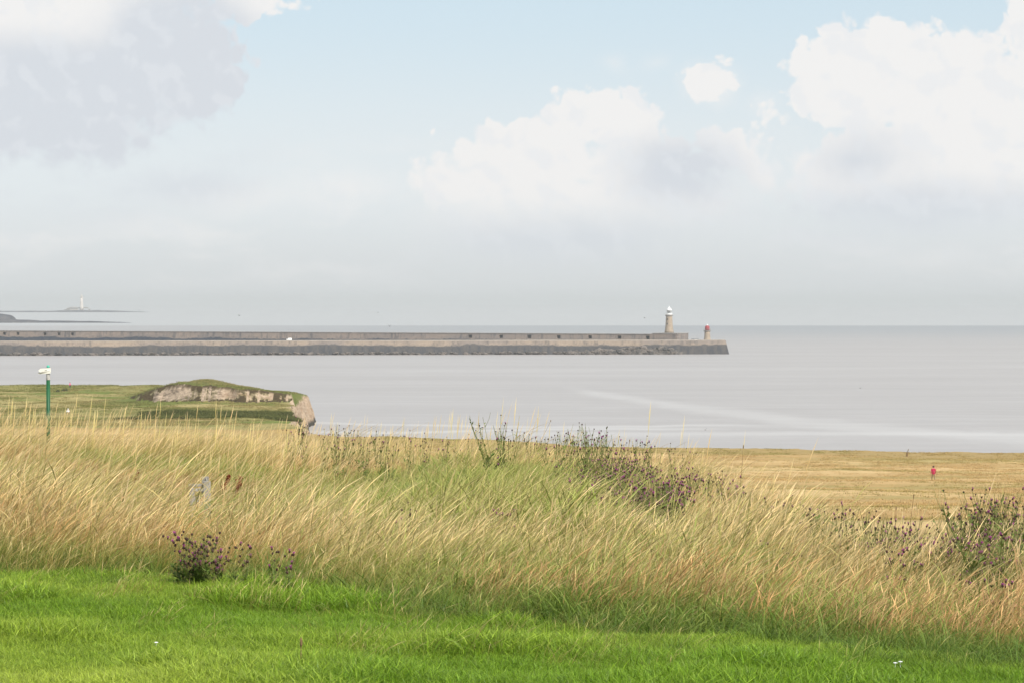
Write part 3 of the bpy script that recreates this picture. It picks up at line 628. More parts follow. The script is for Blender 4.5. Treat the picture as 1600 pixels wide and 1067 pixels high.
# ------------------------------------------------------------------ grass building blocks
SRC = bpy.data.collections.new('grass_sources')      # not linked to the scene
def blades(name, mat_, n, rad, h, hv, lean, bend, wdt, head=0.0, seed=0, spread=.5, droop=0.0, lv=5):
    g_ = np.random.default_rng(seed); a = g_.uniform(0, 2 * np.pi, n); r = rad * np.sqrt(g_.random(n))
    bx, by = r * np.cos(a), r * np.sin(a); hh = h * (1 + hv * g_.uniform(-1, 1, n))
    la = g_.normal(0, spread, n); ll = lean * (1 + .8 * g_.normal(0, 1, n)); bb = bend * np.abs(1 + .65 * g_.normal(0, 1, n))
    fa = g_.uniform(-1.0, 1.0, n); ww = wdt * g_.uniform(.7, 1.3, n); ru = g_.random(n)
    T = np.linspace(0, 1, lv + 1)
    co = np.zeros((n, lv + 1, 2, 3)); 
    for i, t in enumerate(T):
        out = hh * (ll * t + bb * t ** 2.2); z = hh * (t - .22 * (ll + bb) * t ** 2 - droop * t ** 4)
        x = bx + out * np.cos(la); y = by + out * np.sin(la)
        if head: wi = ww * (.55 if t < .7 else (1 + head * math.sin((t - .7) / .3 * math.pi) ** .7 if t < 1 else .1))
        else: wi = ww * (1 - t ** 1.6) + .0003
        ox, oy = np.cos(fa) * wi / 2, np.sin(fa) * wi / 2
        co[:, i, 0] = np.stack([x - ox, y - oy, z], -1); co[:, i, 1] = np.stack([x + ox, y + oy, z], -1)
    V = co.reshape(-1, 3); per = (lv + 1) * 2
    q = np.array([[2 * i, 2 * i + 1, 2 * i + 3, 2 * i + 2] for i in range(lv)])
    Q = (np.arange(n)[:, None, None] * per + q[None]).reshape(-1, 4)
    me = bpy.data.meshes.new(name); me.vertices.add(len(V)); me.vertices.foreach_set('co', V.ravel())
    me.loops.add(Q.size); me.loops.foreach_set('vertex_index', Q.ravel()); me.polygons.add(len(Q))
    me.polygons.foreach_set('loop_start', np.arange(len(Q)) * 4); me.polygons.foreach_set('loop_total', np.full(len(Q), 4)); me.update(calc_edges=True)
    uv = me.uv_layers.new(name='UVMap'); U = np.zeros((len(V), 2)); U[:, 0] = np.repeat(ru, per); U[:, 1] = np.tile(np.repeat(T, 2), n)
    uv.data.foreach_set('uv', U[Q.ravel()].ravel()); me.materials.append(mat_)
    o = bpy.data.objects.new(name, me); return o
def scatter(name, sources, P_, rz, scl, idx, tint, label, cat):
    c = bpy.data.collections.new(name + '_source'); 
    for s_ in sources: c.objects.link(s_)
    me = bpy.data.meshes.new(name); me.vertices.add(len(P_)); me.vertices.foreach_set('co', P_.astype(np.float32).ravel())
    def A_(k, typ, v_, f='value'): a = me.attributes.new(k, typ, 'POINT'); a.data.foreach_set(f, np.ascontiguousarray(v_).ravel())
    rot = np.zeros((len(P_), 3), np.float32); rot[:, 2] = rz
    sc3 = scl if getattr(scl, 'ndim', 1) == 2 else np.repeat(scl[:, None], 3, 1)
    A_('rot', 'FLOAT_VECTOR', rot, 'vector'); A_('scl', 'FLOAT_VECTOR', sc3.astype(np.float32), 'vector'); A_('idx', 'INT', idx.astype(np.int32)); A_('tint', 'FLOAT', tint.astype(np.float32))
    o = link(bpy.data.objects.new(name, me)); g = bpy.data.node_groups.new(name, 'GeometryNodeTree')
    g.interface.new_socket('Geometry', in_out='INPUT', socket_type='NodeSocketGeometry'); g.interface.new_socket('Geometry', in_out='OUTPUT', socket_type='NodeSocketGeometry')
    N = g.nodes; gi = N.new('NodeGroupInput'); go = N.new('NodeGroupOutput'); ip = N.new('GeometryNodeInstanceOnPoints'); ci = N.new('GeometryNodeCollectionInfo')
    ci.inputs['Collection'].default_value = c; ci.inputs['Separate Children'].default_value = True; ci.inputs['Reset Children'].default_value = True
    def na(k, typ): q = N.new('GeometryNodeInputNamedAttribute'); q.data_type = typ; q.inputs['Name'].default_value = k; return q.outputs['Attribute']
    L = g.links; L.new(gi.outputs[0], ip.inputs['Points']); L.new(ci.outputs[0], ip.inputs['Instance']); ip.inputs['Pick Instance'].default_value = True
    L.new(na('idx', 'INT'), ip.inputs['Instance Index']); L.new(na('rot', 'FLOAT_VECTOR'), ip.inputs['Rotation']); L.new(na('scl', 'FLOAT_VECTOR'), ip.inputs['Scale'])
    L.new(ip.outputs[0], go.inputs[0]); md = o.modifiers.new('scatter', 'NODES'); md.node_group = g
    tag(o, label, cat, kind='stuff'); return o
def sample(n, y0, y1, umax=.25, umin=None):
    umin = -umax if umin is None else umin
    Y = np.sqrt(rng.uniform(y0 ** 2, y1 ** 2, n)); u = rng.uniform(umin, umax, n); return u * Y, Y, u
def crestY(u):    # beyond this the bank falls away out of sight
    return np.interp(u, [-.25, -.195, -.117, -.0585, 0, .063, .085, .11, .146, .195, .25], [82, 80, 82, 74, 62, 50, 42, 35, 31, 33, 33])
# bench and sign stay clear of the tallest stems right in front of them
def clear(X, Y):
    m_ = np.ones_like(X)
    for (px_, y0, y1, w_, f_) in ((302, 24, 46.3, 44, .14), (302, 15.5, 27, 44, .42), (1015, 21, 42, 115, .72), (1320, 15, 26, 110, .8), (1540, 15, 26, 75, .68), (302, 13.5, 16.5, 60, .5), (905, 34, 50, 60, .8), (580, 42, 62, 110, .8)):
        u = X / Y; k_ = smooth(np.abs(u - (px_ - 800) / F) * F, w_ * 1.2, w_ * .8) * smooth(Y, y0 - 1, y0 + .6) * smooth(Y, y1 + .3, y1 - .3); m_ = m_ * (1 - k_ * (1 - f_))
    return m_
# --- straw-coloured tall grass
src = [blades('straw_%d' % i, M_straw, 26, .36, .62, .38, .20, .36, .0028, 1.2, 100 + i, .75, .06, 6) for i in range(6)]
src += [blades('strawleaf_%d' % i, M_straw, 36, .36, .44, .45, .24, .60, .0036, 0, 120 + i, 1.0, .14, 4) for i in range(5)]
src += [blades('strawtall_%d' % i, M_straw, 4, .3, .82, .3, .28, .26, .0030, 1.6, 140 + i, .45, .03, 7) for i in range(4)]
parts_ = []
for (y0, y1, dens) in ((11.5, 24, 44), (24, 40, 28), (40, 84, 15)):
    n_ = int(.5 * .5 * (y1 ** 2 - y0 ** 2) * dens); parts_.append(sample(n_, y0, y1, .25))
X = np.concatenate([p[0] for p in parts_]); Y = np.concatenate([p[1] for p in parts_]); u = X / Y
rel = (Y - edgeY(u) + .5 + (fbm(X * 1.1, Y * 1.1, 3) - .5) * 2.8) / (.75 + .6 * smooth(u, -.2, -.02))
tus = fbm(X * .45 + 5, Y * .45 + 5, 3)
ok = (rng.random(len(X)) < (.12 * smooth(rel, -3.0, -1.6) + .23 * smooth(rel, -1.4, -.4) + .65 * smooth(rel, -.4, 1.2)) * (.45 + .6 * smooth(tus, .3, .6)) * (.34 + .66 * smooth(rel, .6, 4.5)) * (1 - .4 * smooth(fbm(X * .32 + 77, Y * .22 + 13, 4), .45, .58))) & (Y < crestY(u))
ok &= ~((np.abs(u - (291 - 800) / F) < 45 / F) & (Y > 27) & (Y < 48) & (rng.random(len(X)) < .985))
X, Y, u, rel, tus = X[ok], Y[ok], u[ok], rel[ok], tus[ok]
hs = (.34 + .66 * smooth(rel, -.4, 4.2)) * (.62 + .76 * fbm(X * .6 + 50, Y * .6, 3)) * rng.uniform(.85, 1.15, len(X)) * clear(X, Y)
gn = fbm(X * .32 + 77, Y * .22 + 13, 4)
tint = np.clip(smooth(gn, .38, .54) * .95 + smooth(rel, 6, 1) * .5 + smooth(u, -.10, .02) * .16 + rng.normal(.05, .2, len(X)), 0, 1) * (.62 + .38 * smooth(u, -.13, -.01))
typ = rng.random(len(X)); idx = np.where(typ < .52, rng.integers(0, 6, len(X)), np.where(typ < .92, rng.integers(6, 11, len(X)), rng.integers(11, 15, len(X))))
wind = (fbm(X * .5 + 8, Y * .5 + 3, 2) - .5) * 1.0
Z = H(X, Y) - .02
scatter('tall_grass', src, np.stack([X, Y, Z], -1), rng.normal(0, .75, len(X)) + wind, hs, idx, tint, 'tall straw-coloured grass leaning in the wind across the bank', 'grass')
X, Y, u = sample(11000, 30, 66, .22); rel = Y - edgeY(u); cr = crestY(u)
ok = ~((np.abs(u - (290 - 800) / F) < 50 / F) & (Y < 48)) & (Y < cr - 4) & (Y > cr * .6) & (rng.random(len(X)) < .18 + .75 * smooth(u, .02, -.1) * smooth(fbm(X * .3, Y * .3 + 5, 2), .35, .6)); X, Y = X[ok], Y[ok]
src = [blades('wisp_%d' % i, M_straw, 2, .35, 1.22, .3, .26, .26, .0044, 1.3, 160 + i, .4, .03, 8) for i in range(8)]
scatter('wispy_stems', src, np.stack([X, Y, H(X, Y) - .02], -1), rng.normal(0, .45, len(X)), rng.uniform(.75, 1.12, len(X)) * clear(X, Y), rng.integers(0, 8, len(X)), rng.random(len(X)) * .3, 'thin pale seed stems standing above the grass along the bank top', 'grass')
# --- russet patches
src = [blades('russet_%d' % i, M_russet, 24, .3, .5, .3, .3, .35, .0034, 1.2, 200 + i, .6, .04, 5) for i in range(3)]
X, Y, u = sample(20000, 12.5, 60, .22); pn = fbm(X * .35 + 200, Y * .28 + 70, 3); rel = Y - edgeY(u)
ok = ~((np.abs(u - (290 - 800) / F) < 50 / F) & (Y > 25) & (Y < 48)) & (rng.random(len(X)) < smooth(pn, .50, .64) * .62) & (rel > 1.2) & (Y < crestY(u)); X, Y, rel = X[ok], Y[ok], rel[ok]
scatter('russet_grass', src, np.stack([X, Y, H(X, Y) - .02], -1), rng.normal(0, .5, len(X)), rng.uniform(.75, 1.2, len(X)) * clear(X, Y) * (.6 + .4 * smooth(rel, 1, 4)), rng.integers(0, 3, len(X)), rng.random(len(X)), 'patches of russet dry grass stems among the straw-coloured grass', 'grass')
# --- green undergrowth: thick along the lawn edge, in patches on the bank
src = [blades('green_%d' % i, M_green, 30, .16, .30, .35, .25, .55, .0075, 0, 300 + i, 1.6, .15, 4) for i in range(5)]
X, Y, u = sample(85000, 11, 60, .25); rel = Y - edgeY(u) + (fbm(X * 2.3 + 4, Y * 2.3, 3) - .5) * 1.4
gp = fbm(X * .32 + 77, Y * .22 + 13, 4)
pr = smooth(rel, -4.2, -.2) ** 1.5 * smooth(rel, 3.6, .6) * .9 + smooth(rel, 0, 2) * (.36 + .34 * smooth(rel, 5, 1.5) + .64 * smooth(gp, .42, .56))
ok = (rng.random(len(X)) < pr) & (Y < crestY(u)); X, Y, rel, gp, u = X[ok], Y[ok], rel[ok], gp[ok], u[ok]
sc = (.10 + .12 * smooth(rel, -2.8, -.3) + (.26 + .24 * smooth(u, -.16, -.02)) * smooth(rel, -.4, 1.2) + .45 * smooth(rel, .9, 3.4) + .5 * smooth(gp, .44, .58) * smooth(rel, 1.5, 4)) * (.7 + .6 * rng.random(len(X)) ** 2) * rng.uniform(.7, 1.25, len(X)) * (.65 + .7 * fbm(X * 1.5, Y * 1.5 + 9, 2)) * clear(X, Y)
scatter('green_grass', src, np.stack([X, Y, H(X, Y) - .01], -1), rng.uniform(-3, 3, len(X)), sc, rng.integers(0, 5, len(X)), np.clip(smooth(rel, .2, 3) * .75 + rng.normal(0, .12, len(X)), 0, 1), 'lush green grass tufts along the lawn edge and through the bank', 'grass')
# --- lawn
src = [blades('lawn_%d' % i, M_lawn, 60, .10, .062, .4, .15, .55, .0042, 0, 400 + i, 2.5, .1, 3) for i in range(5)]
X, Y, u = sample(62000, 8.5, 19.5, .27); rel = Y - edgeY(u)
ok = rel < .6; X, Y, rel = X[ok], Y[ok], rel[ok]
rough = fbm(X * .9 + 60, Y * 1.5 + 20, 4); lush = smooth(rel, -3.2, -.4)
sc = .75 + .6 * smooth(rough, .45, .7) + .4 * lush * smooth(rough, .3, .7); sc *= rng.uniform(.8, 1.25, len(X))
big = fbm(X * .4 + 33, Y * .7 + 12, 3)
tint = np.clip(.62 * smooth(rel, -1.2, -4.5) + (big - .5) * 1.6 + .12, 0, 1)
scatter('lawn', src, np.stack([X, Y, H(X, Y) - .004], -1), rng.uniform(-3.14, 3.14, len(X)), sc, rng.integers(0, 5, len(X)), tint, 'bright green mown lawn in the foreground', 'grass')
# --- far field and headland rough grass
src = [blades('field_%d' % i, M_rough, 26, 1.0, .26, .4, .3, .4, .05, 0, 500 + i, 1.5, .1, 2) for i in range(4)]
X, Y, u = sample(34000, 140, 445, .22, -.05); ok = (Y < cliffY(X) - .8) & (rng.random(len(X)) < .25 + smooth(fbm(X * .08, Y * .04, 3), .42, .6)); X, Y = X[ok], Y[ok]
dc = cliffY(X) - Y
scatter('field_grass', src, np.stack([X, Y, H(X, Y) - .03], -1), rng.uniform(-3, 3, len(X)), rng.uniform(.4, .8, len(X)), rng.integers(0, 4, len(X)), np.clip(.4 * smooth(dc, 42, 30) + smooth(fbm(X * .03, Y * .08 + 40, 3), .5, .62) * .7, 0, 1), 'short dry tan grass on the field above the sea', 'grass')
src = [blades('heath_%d' % i, M_heath, 26, 1.2, .34, .4, .3, .4, .07, 0, 520 + i, 1.5, .1, 2) for i in range(3)]
X = rng.uniform(-150, -44, 30000); Y = rng.uniform(445, 655, 30000); e = 1.0
z0 = headland_z(X, Y); sl_ = np.hypot(headland_z(X + e, Y) - z0, headland_z(X, Y + e) - z0)
ok = (sl_ < .45) & (z0 > 5) & (rng.random(len(X)) < .15 + .75 * smooth(fbm(X * .07, Y * .05, 3), .45, .6)); X, Y, z0 = X[ok], Y[ok], z0[ok]
scatter('headland_grass', src, np.stack([X, Y, z0 - .03], -1), rng.uniform(-3, 3, len(X)), rng.uniform(.5, 1.1, len(X)), rng.integers(0, 3, len(X)), np.clip(.35 + smooth(fbm(X * .04 + 9, Y * .06, 3), .38, .58), 0, 1), 'rough green and straw turf on the far headland', 'grass')
X = rng.uniform(-74, -40, 5200); Y = rng.uniform(482, 528, 5200); z0 = headland_z(X, Y)
ok = (z0 > 5) & (rng.random(len(X)) < smooth(X + 10 * fbm(X * .1, Y * .1, 2), -72, -60) * smooth(Y + 14 * (fbm(X * .1, Y * .1 + 7, 3) - .5), 480, 492) * smooth(Y + 14 * (fbm(X * .1, Y * .1 + 7, 3) - .5), 528, 518)); X, Y, z0 = X[ok], Y[ok], z0[ok]
M_scrub = mat('dark_scrub', rough=.8, spec=.1, trans=.2, fn=stem_fn([(0, (.035, .05, .012)), (1, (.09, .12, .03))], [(0, (.06, .06, .02)), (1, (.17, .17, .06))]))
src = [blades('scrub_%d' % i, M_scrub, 40, .8, .7, .4, .3, .4, .07, 0, 540 + i, 2.0, .1, 2) for i in range(3)]
scatter('scrub', src, np.stack([X, Y, z0 - .05], -1), rng.uniform(-3, 3, len(X)), rng.uniform(.6, 1.3, len(X)), rng.integers(0, 3, len(X)), rng.uniform(.2, 1, len(X)), 'dark green scrub along the gully in front of the headland rock face', 'scrub')
# ------------------------------------------------------------------ placing things on the bank by sight line
def ground_at(x, Yd): Xd = (x - 800) / F * Yd; return Vector((Xd, Yd, float(H(Xd, Yd))))
def stand(x, ytop, h, y0=12.0, y1=80.0):
    y0 = max(y0, float(edgeY((x - 800) / F)) + .3); y1 = min(y1, float(crestY((x - 800) / F)) + 1)
    Ys = np.linspace(y0, y1, 700); zt = H((x - 800) / F * Ys, Ys) + h; ys = 472 + (CZ - zt) / Ys * F
    i = int(np.argmin(np.abs(ys - ytop))); return ground_at(x, float(Ys[i]))
# ------------------------------------------------------------------ knapweed
M_kst = mat('knapweed_stem', rough=.8, fn=weathered((.13, .155, .04), (.22, .20, .07), 8))
M_klf = mat('knapweed_leaf', rough=.7, trans=.25, fn=weathered((.11, .17, .03), (.22, .29, .06), 8))
M_kbud = mat('knapweed_bud', rough=.9, fn=weathered((.045, .025, .02), (.10, .05, .035), 60, .0005))
M_kpur = mat('knapweed_purple', rough=.8, trans=.2, fn=weathered((.40, .05, .28), (.55, .12, .42), 60, .0005))
def bud_mesh():
    mb = MB(); mb.lathe([(.003, -.002), (.0085, .004), (.0105, .010), (.0085, .017), (.005, .021)], 8); return mb.mesh('flower_head', M_kbud, True)
def tuft_mesh():
    mb = MB(); n_ = 16
    for k in range(n_):
        a = k / n_ * 2 * math.pi; r_ = .018 + .005 * (k % 2); z_ = .026 + .005 * (k % 3)
        mb.tri((.004 * math.cos(a - .25), .004 * math.sin(a - .25), .018), (.004 * math.cos(a + .25), .004 * math.sin(a + .25), .018), (r_ * math.cos(a), r_ * math.sin(a), z_))
        mb.tri((.0, .0, .017), (.004 * math.cos(a + .5), .004 * math.sin(a + .5), .03), (.013 * math.cos(a), .013 * math.sin(a), .038))
    return mb.mesh('florets', M_kpur)
BUD, TUF = bud_mesh(), tuft_mesh()
def knap_proto(seed, h, nst, spread, leafy=1.0, maxheads=22):
    r = random.Random(seed); st, lf = MB(), MB(); heads = []
    for s_ in range(nst):
        a = r.uniform(0, 2 * math.pi); hh = h * r.uniform(.7, 1.0); ox, oy = spread * math.cos(a) * r.uniform(.2, 1), spread * math.sin(a) * r.uniform(.2, 1)
        pts = [Vector((ox * .15 * (1 + 0) + ox * (t ** 1.3) + .06 * h * t * t, oy * .15 + oy * t ** 1.3, hh * t)) for t in (0, .3, .6, 1)]
        st.tube(pts, .0032, .0018, 4); heads.append((pts[-1], 0))
        for b_ in range(r.randint(2, 5)):
            t = r.uniform(.45, .9); k = min(2, int(t * 3)); p0 = pts[k].lerp(pts[k + 1], r.random() * .8); a2 = r.uniform(0, 6.28); L = h * r.uniform(.12, .3)
            p1 = p0 + Vector((math.cos(a2) * L * .35, math.sin(a2) * L * .35, L * .55)); p2 = p0 + Vector((math.cos(a2) * L * .5, math.sin(a2) * L * .5, L))
            st.tube([p0, p1, p2], .002, .0014, 4); heads.append((p2, 0))
        for q_ in range(int(26 * leafy)):
            t = r.uniform(.03, .8); k = min(2, int(t * 3)); p0 = pts[k].lerp(pts[k + 1], r.random()); a2 = r.uniform(0, 6.28); L = r.uniform(.05, .13) * (1.2 - t)
            d_ = Vector((math.cos(a2), math.sin(a2), r.uniform(.2, .9))).normalized() * L; sd_ = Vector((-math.sin(a2), math.cos(a2), 0)) * L * .15
            lf.tri(p0, p0 + d_ * .5 + sd_, p0 + d_); lf.tri(p0, p0 + d_, p0 + d_ * .5 - sd_)
    heads = heads[:maxheads]
    return st.mesh('stem', M_kst), lf.mesh('leaf', M_klf), [(p, r.random(), Vector((r.gauss(0, .3), r.gauss(0, .3), 1))) for p, _ in heads]
PROT = [knap_proto(900 + i, *a) for i, a in enumerate([(.62, 9, .22, 1.0, 30), (.58, 6, .16, 1.0, 20), (.60, 4, .14, .9, 12), (.45, 9, .22, 1.0, 30), (.66, 12, .28, 1.3, 36), (.55, 3, .08, .8, 8)])]
PH = [.62, .58, .60, .45, .66, .55]
def knap(x, ytop, pi, label, group, purple=.35, s=None, y0=12.0, y1=78.0, Yd=None, head_s=.68):
    h = PH[pi] * (s or 1)
    p = ground_at(x, Yd) if Yd else stand(x, ytop, h, y0, y1)
    t = empty('knapweed', p, random.uniform(0, 6.28)); s_ = s or 1; sh_ = s_ ** .6 if s_ > 1 else s_; t.scale = (sh_, sh_, s_); tag(t, label, 'wildflower', group)
    st, lf, hd = PROT[pi]
    link(bpy.data.objects.new('stem', st), t); link(bpy.data.objects.new('foliage', lf), t)
    for (q, r_, dr) in hd:
        o = link(bpy.data.objects.new('flower_head', BUD), t); o.location = q; o.rotation_euler = dr.to_track_quat('Z', 'Y').to_euler(); k = head_s * (.8 + .5 * r_) / sh_; o.scale = (k, k, k * sh_ / s_)
        if random.random() < purple: link(bpy.data.objects.new('florets', TUF), o)
    return t
EDGE = 'knapweed plants on the skyline of the grassy bank'
ORD = ['leftmost', 'second from left', 'third from left', 'fourth from left', 'fifth from left', 'sixth from left', 'seventh from left', 'eighth from left']
def many(lst, label, group, **kw):
    lst = sorted(lst); n = len(lst)
    for i, it in enumerate(lst):
        o = 'rightmost' if (i == n - 1 and n > 1) else (ORD[i] if i < 8 else None)
        if n > 16: o = None
        elif o is None: j = n - 1 - i; o = ORD[j].replace('left', 'right')
        knap(*it, label=label + (', ' + o if o else ''), group=group, **kw)
many([(300, 850, 3), (318, 857, 1), (338, 872, 3), (282, 868, 1), (309, 862, 3)], 'bushy dark purple knapweed at the lawn edge below the bench', 'knapweed clump at the lawn edge', purple=.35, y1=16.2, y0=14.6, s=.6, head_s=.68)
many([(365, 862, 5), (382, 872, 5), (425, 880, 5), (448, 872, 5)], 'thin knapweed stems at the lawn edge right of the dark clump', 'thin knapweed beside the clump', purple=.35, y1=17, s=.62, head_s=.72)
L1 = [(x + random.uniform(-5, 5), y + random.uniform(-5, 6), random.choice([1, 2, 5])) for x, y in ((508, 668), (528, 661), (545, 664), (562, 668), (590, 672), (610, 678), (640, 676), (655, 678), (600, 685), (575, 684), (530, 682))]
many(L1, 'dark knapweed heads on the bank top right of the far headland', 'knapweed on the bank top by the headland', y0=44, y1=62, purple=.15, s=2.0, head_s=1.0)
many([(466, 655, 0), (452, 664, 2), (478, 668, 2)], 'knapweed with a purple bloom rising against the headland cliff', 'knapweed against the cliff', y0=42, y1=60, purple=.3, s=2.0, head_s=1.0)
L2 = [(x + random.uniform(-5, 5), y + random.uniform(-5, 6), random.choice([1, 2, 5, 2])) for x, y in ((690, 682), (715, 684), (740, 681), (815, 684), (835, 676), (850, 682), (1000, 684), (1020, 686), (1060, 692), (1075, 700), (660, 690), (700, 698), (960, 690), (985, 694))]
many(L2, 'low knapweed against the sea along the middle bank top', 'knapweed along the middle of the bank top', y0=36, y1=56, purple=.2, s=1.6, head_s=.9)
many([(778, 655, 4), (792, 662, 1)], 'bushy knapweed rising highest against the sea above mid bank', 'bushy knapweed left of the middle', y0=38, y1=50, purple=.15, s=2.1, head_s=.9)
L3 = [(x, y, random.choice([0, 1, 4])) for x, y in ((868, 675), (885, 671), (900, 664), (915, 656), (928, 668), (905, 676), (942, 677), (958, 680))]
many(L3, 'leafy knapweed cluster on the skyline below the left of the tall lighthouse', 'leafy knapweed cluster on the skyline', y0=36, y1=48, purple=.2, s=1.9, head_s=.9)
L4 = []
for k in range(46):
    t = random.random(); x = 890 + 240 * t + random.uniform(-25, 25); y = 692 + 70 * random.random() + 30 * t; L4.append((x, y, random.choice([0, 4, 1, 4])))
many(L4, 'knapweed in the dense purple patch on the bank below the red-topped lighthouse', 'dense knapweed patch on the right of the bank', y0=24, y1=42, purple=.6, s=1.08, head_s=.8)
many([(x, y, random.choice([1, 2])) for x, y in ((1215, 742), (1232, 724), (1243, 735), (1262, 755), (1285, 768), (1305, 775), (1328, 786), (1345, 792), (1170, 760), (1185, 770), (1365, 800), (1380, 806))], 'knapweed stems standing against the tan field right of the dense patch', 'knapweed against the tan field', y0=19, y1=34, purple=.3, s=1.15)
many([(1512, 735, 4), (1532, 744, 0), (1560, 746, 0), (1545, 765, 4), (1590, 758, 0), (1520, 770, 0), (1575, 772, 4), (1605, 765, 4), (1505, 760, 1), (1550, 785, 4), (1600, 790, 0)], 'large leafy knapweed at right edge over the tan field', 'large knapweed at the right edge', y0=17, y1=26, Yd=None, purple=.5, s=1.3)
L5 = [(1380 + 225 * random.random(), 795 + 50 * random.random(), random.choice([0, 1, 3])) for k in range(28)]
many(L5, 'purple knapweed in the thick drift under the large plants at the right edge', 'knapweed drift at the right', y0=16, y1=24, purple=.55, s=.95)
many([(1190, 832, 5), (1215, 838, 5), (1232, 845, 5), (1250, 850, 5), (1175, 815, 5), (1145, 812, 5)], 'short knapweed stems halfway down the bank below the field gap', 'knapweed halfway down the bank', y0=16, y1=26, purple=.4, s=.85)
many([(772, 785, 5), (790, 792, 5), (784, 800, 5)], 'bright magenta knapweed alone in the middle of the straw-coloured bank', 'magenta knapweed in mid bank', y0=20, y1=34, purple=1.0, s=1.15)
many([(612, 810, 5), (625, 815, 2), (640, 820, 5)], 'dark leafy knapweed low in the bank left of the middle', 'dark knapweed low in the bank', y0=18, y1=30, purple=.2, s=1.1)
many([(1510, 890, 5), (1560, 905, 5), (1580, 915, 5), (1535, 915, 5), (1500, 880, 5)], 'scattered knapweed low on the bank near the right corner', 'knapweed low in the right corner', y0=14.5, y1=20, purple=.6, s=.8)
# ------------------------------------------------------------------ docks
M_dock = mat('dock_seed', rough=.9, fn=weathered((.13, .035, .012), (.26, .075, .025), 30, .001))
def dock(x, y, h, lab, lean, n_=240):
    p = stand(x, y, h, 25, 50); t = empty('dock_plant', p); tag(t, lab, 'weed'); a = MB(); L = MB()
    tip = Vector((lean * h, 0, h)); a.tube([(0, 0, 0), tip * .5 + Vector((-.02, 0, 0)), tip], .006, .003, 5)
    for b_ in range(5):
        p0 = tip * random.uniform(.55, .8); p1 = p0 + Vector((random.uniform(-.02, .09), random.uniform(-.06, .06), random.uniform(.1, .2))); a.tube([p0, p1], .003, .002, 4)
        for k in range(n_ // 6):
            q_ = p0.lerp(p1, random.random()); L.ball(q_ + Vector((random.gauss(0, .012), random.gauss(0, .012), 0)), random.uniform(.010, .017), 1)
    for k in range(n_ // 4): L.ball(tip * random.uniform(.6, 1) + Vector((random.gauss(0, .014), random.gauss(0, .014), 0)), random.uniform(.010, .018), 1)
    a.build('stem', M_dock, t); L.build('seed_spike', M_dock, t)
dock(338, 703, .80, 'rust-brown dock with thick drooping seed spikes above the grey bench', .3, 420)
dock(356, 706, .76, 'second slimmer rust-brown dock immediately right of the thick one', .35, 240)
dock(208, 694, .74, 'thin reddish dock spike alone in the straw grass left of the bench', .1, 120)
# a few tall stalks of last year and small stems by the lawn
M_stalk = mat('dead_stalk', rough=.9, fn=weathered((.17, .11, .05), (.25, .17, .08), 10))
def stalk(x, yt, h, lab, Yd=None, head=True, m_=None, r_=.003, lean=.1):
    p = ground_at(x, Yd) if Yd else stand(x, yt, h, 24, 60); t = empty('dry_stalk', p, random.uniform(-.4, .4)); tag(t, lab, 'plant', 'single tall stalks in the grass')
    MB().tube([(0, 0, 0), (lean * h * .3, 0, h * .5), (lean * h, 0, h)], r_, r_ * .6, 5).build('stem', m_ or M_stalk, t)
    if head: mb = MB(); mb.ball((lean * h, 0, h), .007, 1, .1, (1, 1, 3.5)); mb.build('seed_head', m_ or M_stalk, t)
STL = ['faint pale stalk farthest left above the sea beside the headland', 'thin upright stalk above the sea right of the headland', 'leaning stalk above the sea, left of a close pair', 'left stalk of a close pair against the sea', 'right stalk of a close pair against the sea', 'longest leaning stalk, crossing the sea above mid bank', 'slim stalk above the sea left of the tall lighthouse', 'upright stalk against the sea below the end of the pier', 'left of two dark stalks against the tan field', 'right of two dark stalks against the tan field']
for x, y, h, l in sorted(((600, 632, .95, .05), (640, 645, .85, .2), (677, 646, .85, .4), (685, 655, .8, .3), (825, 612, 1.15, .35), (1155, 665, 1.0, .05), (1415, 735, .95, .08), (1398, 745, .85, .02), (512, 632, 1.0, .08), (975, 650, .9, .1))):
    stalk(x, y, h, STL.pop(0), lean=l, r_=.0035)
stalk(469, 1040, .16, 'tiny dead stalk standing alone on the lawn at the bottom edge', Yd=11.9, lean=.02)
M_daisy = mat('white_petal', (.8, .8, .78), .8)
for (x, y) in ((243, 1017), (1400, 1058), (1408, 1056)):
    Yd = (CZ - LAWN) * F / (y - 472); mb = MB(); mb.lathe([(.001, -.03), (.001, 0), (.010, .003), (.010, .005), (.003, .007)], 10)
    o = mb.build('daisy', M_daisy); o.location = ground_at(x, Yd) + Vector((0, 0, .055)); tag(o, 'tiny white daisy in the lawn ' + ('at the lower left' if x < 800 else ('left of the pair near the bottom right corner' if x < 1405 else 'right of the pair near the bottom right corner')), 'flower', 'daisies in the lawn')
# ------------------------------------------------------------------ bench
def wood_fn(n):
    o = n.node('ShaderNodeTexCoord').outputs['Object']; k = n.noise(n.v('MULTIPLY', o, (16, 16, 3)), 3, 5, .7)
    return n.mix(n.ss(k, .3, .7), (.19, .175, .15), (.38, .35, .31)), bumpn(n, k, .004)
M_wood = mat('weathered_grey_wood', rough=.9, fn=wood_fn, spec=.15)
Yb = 47.0; bx = (323 - 800) / F * Yb; zg = float(H(bx, Yb)); ztop = at(323, 751, Yb).z
bh = ztop - zg; bn = empty('bench', (bx, Yb, zg), R(8)); tag(bn, 'weathered grey wooden bench seen end-on, half sunk in the tall grass', 'bench')
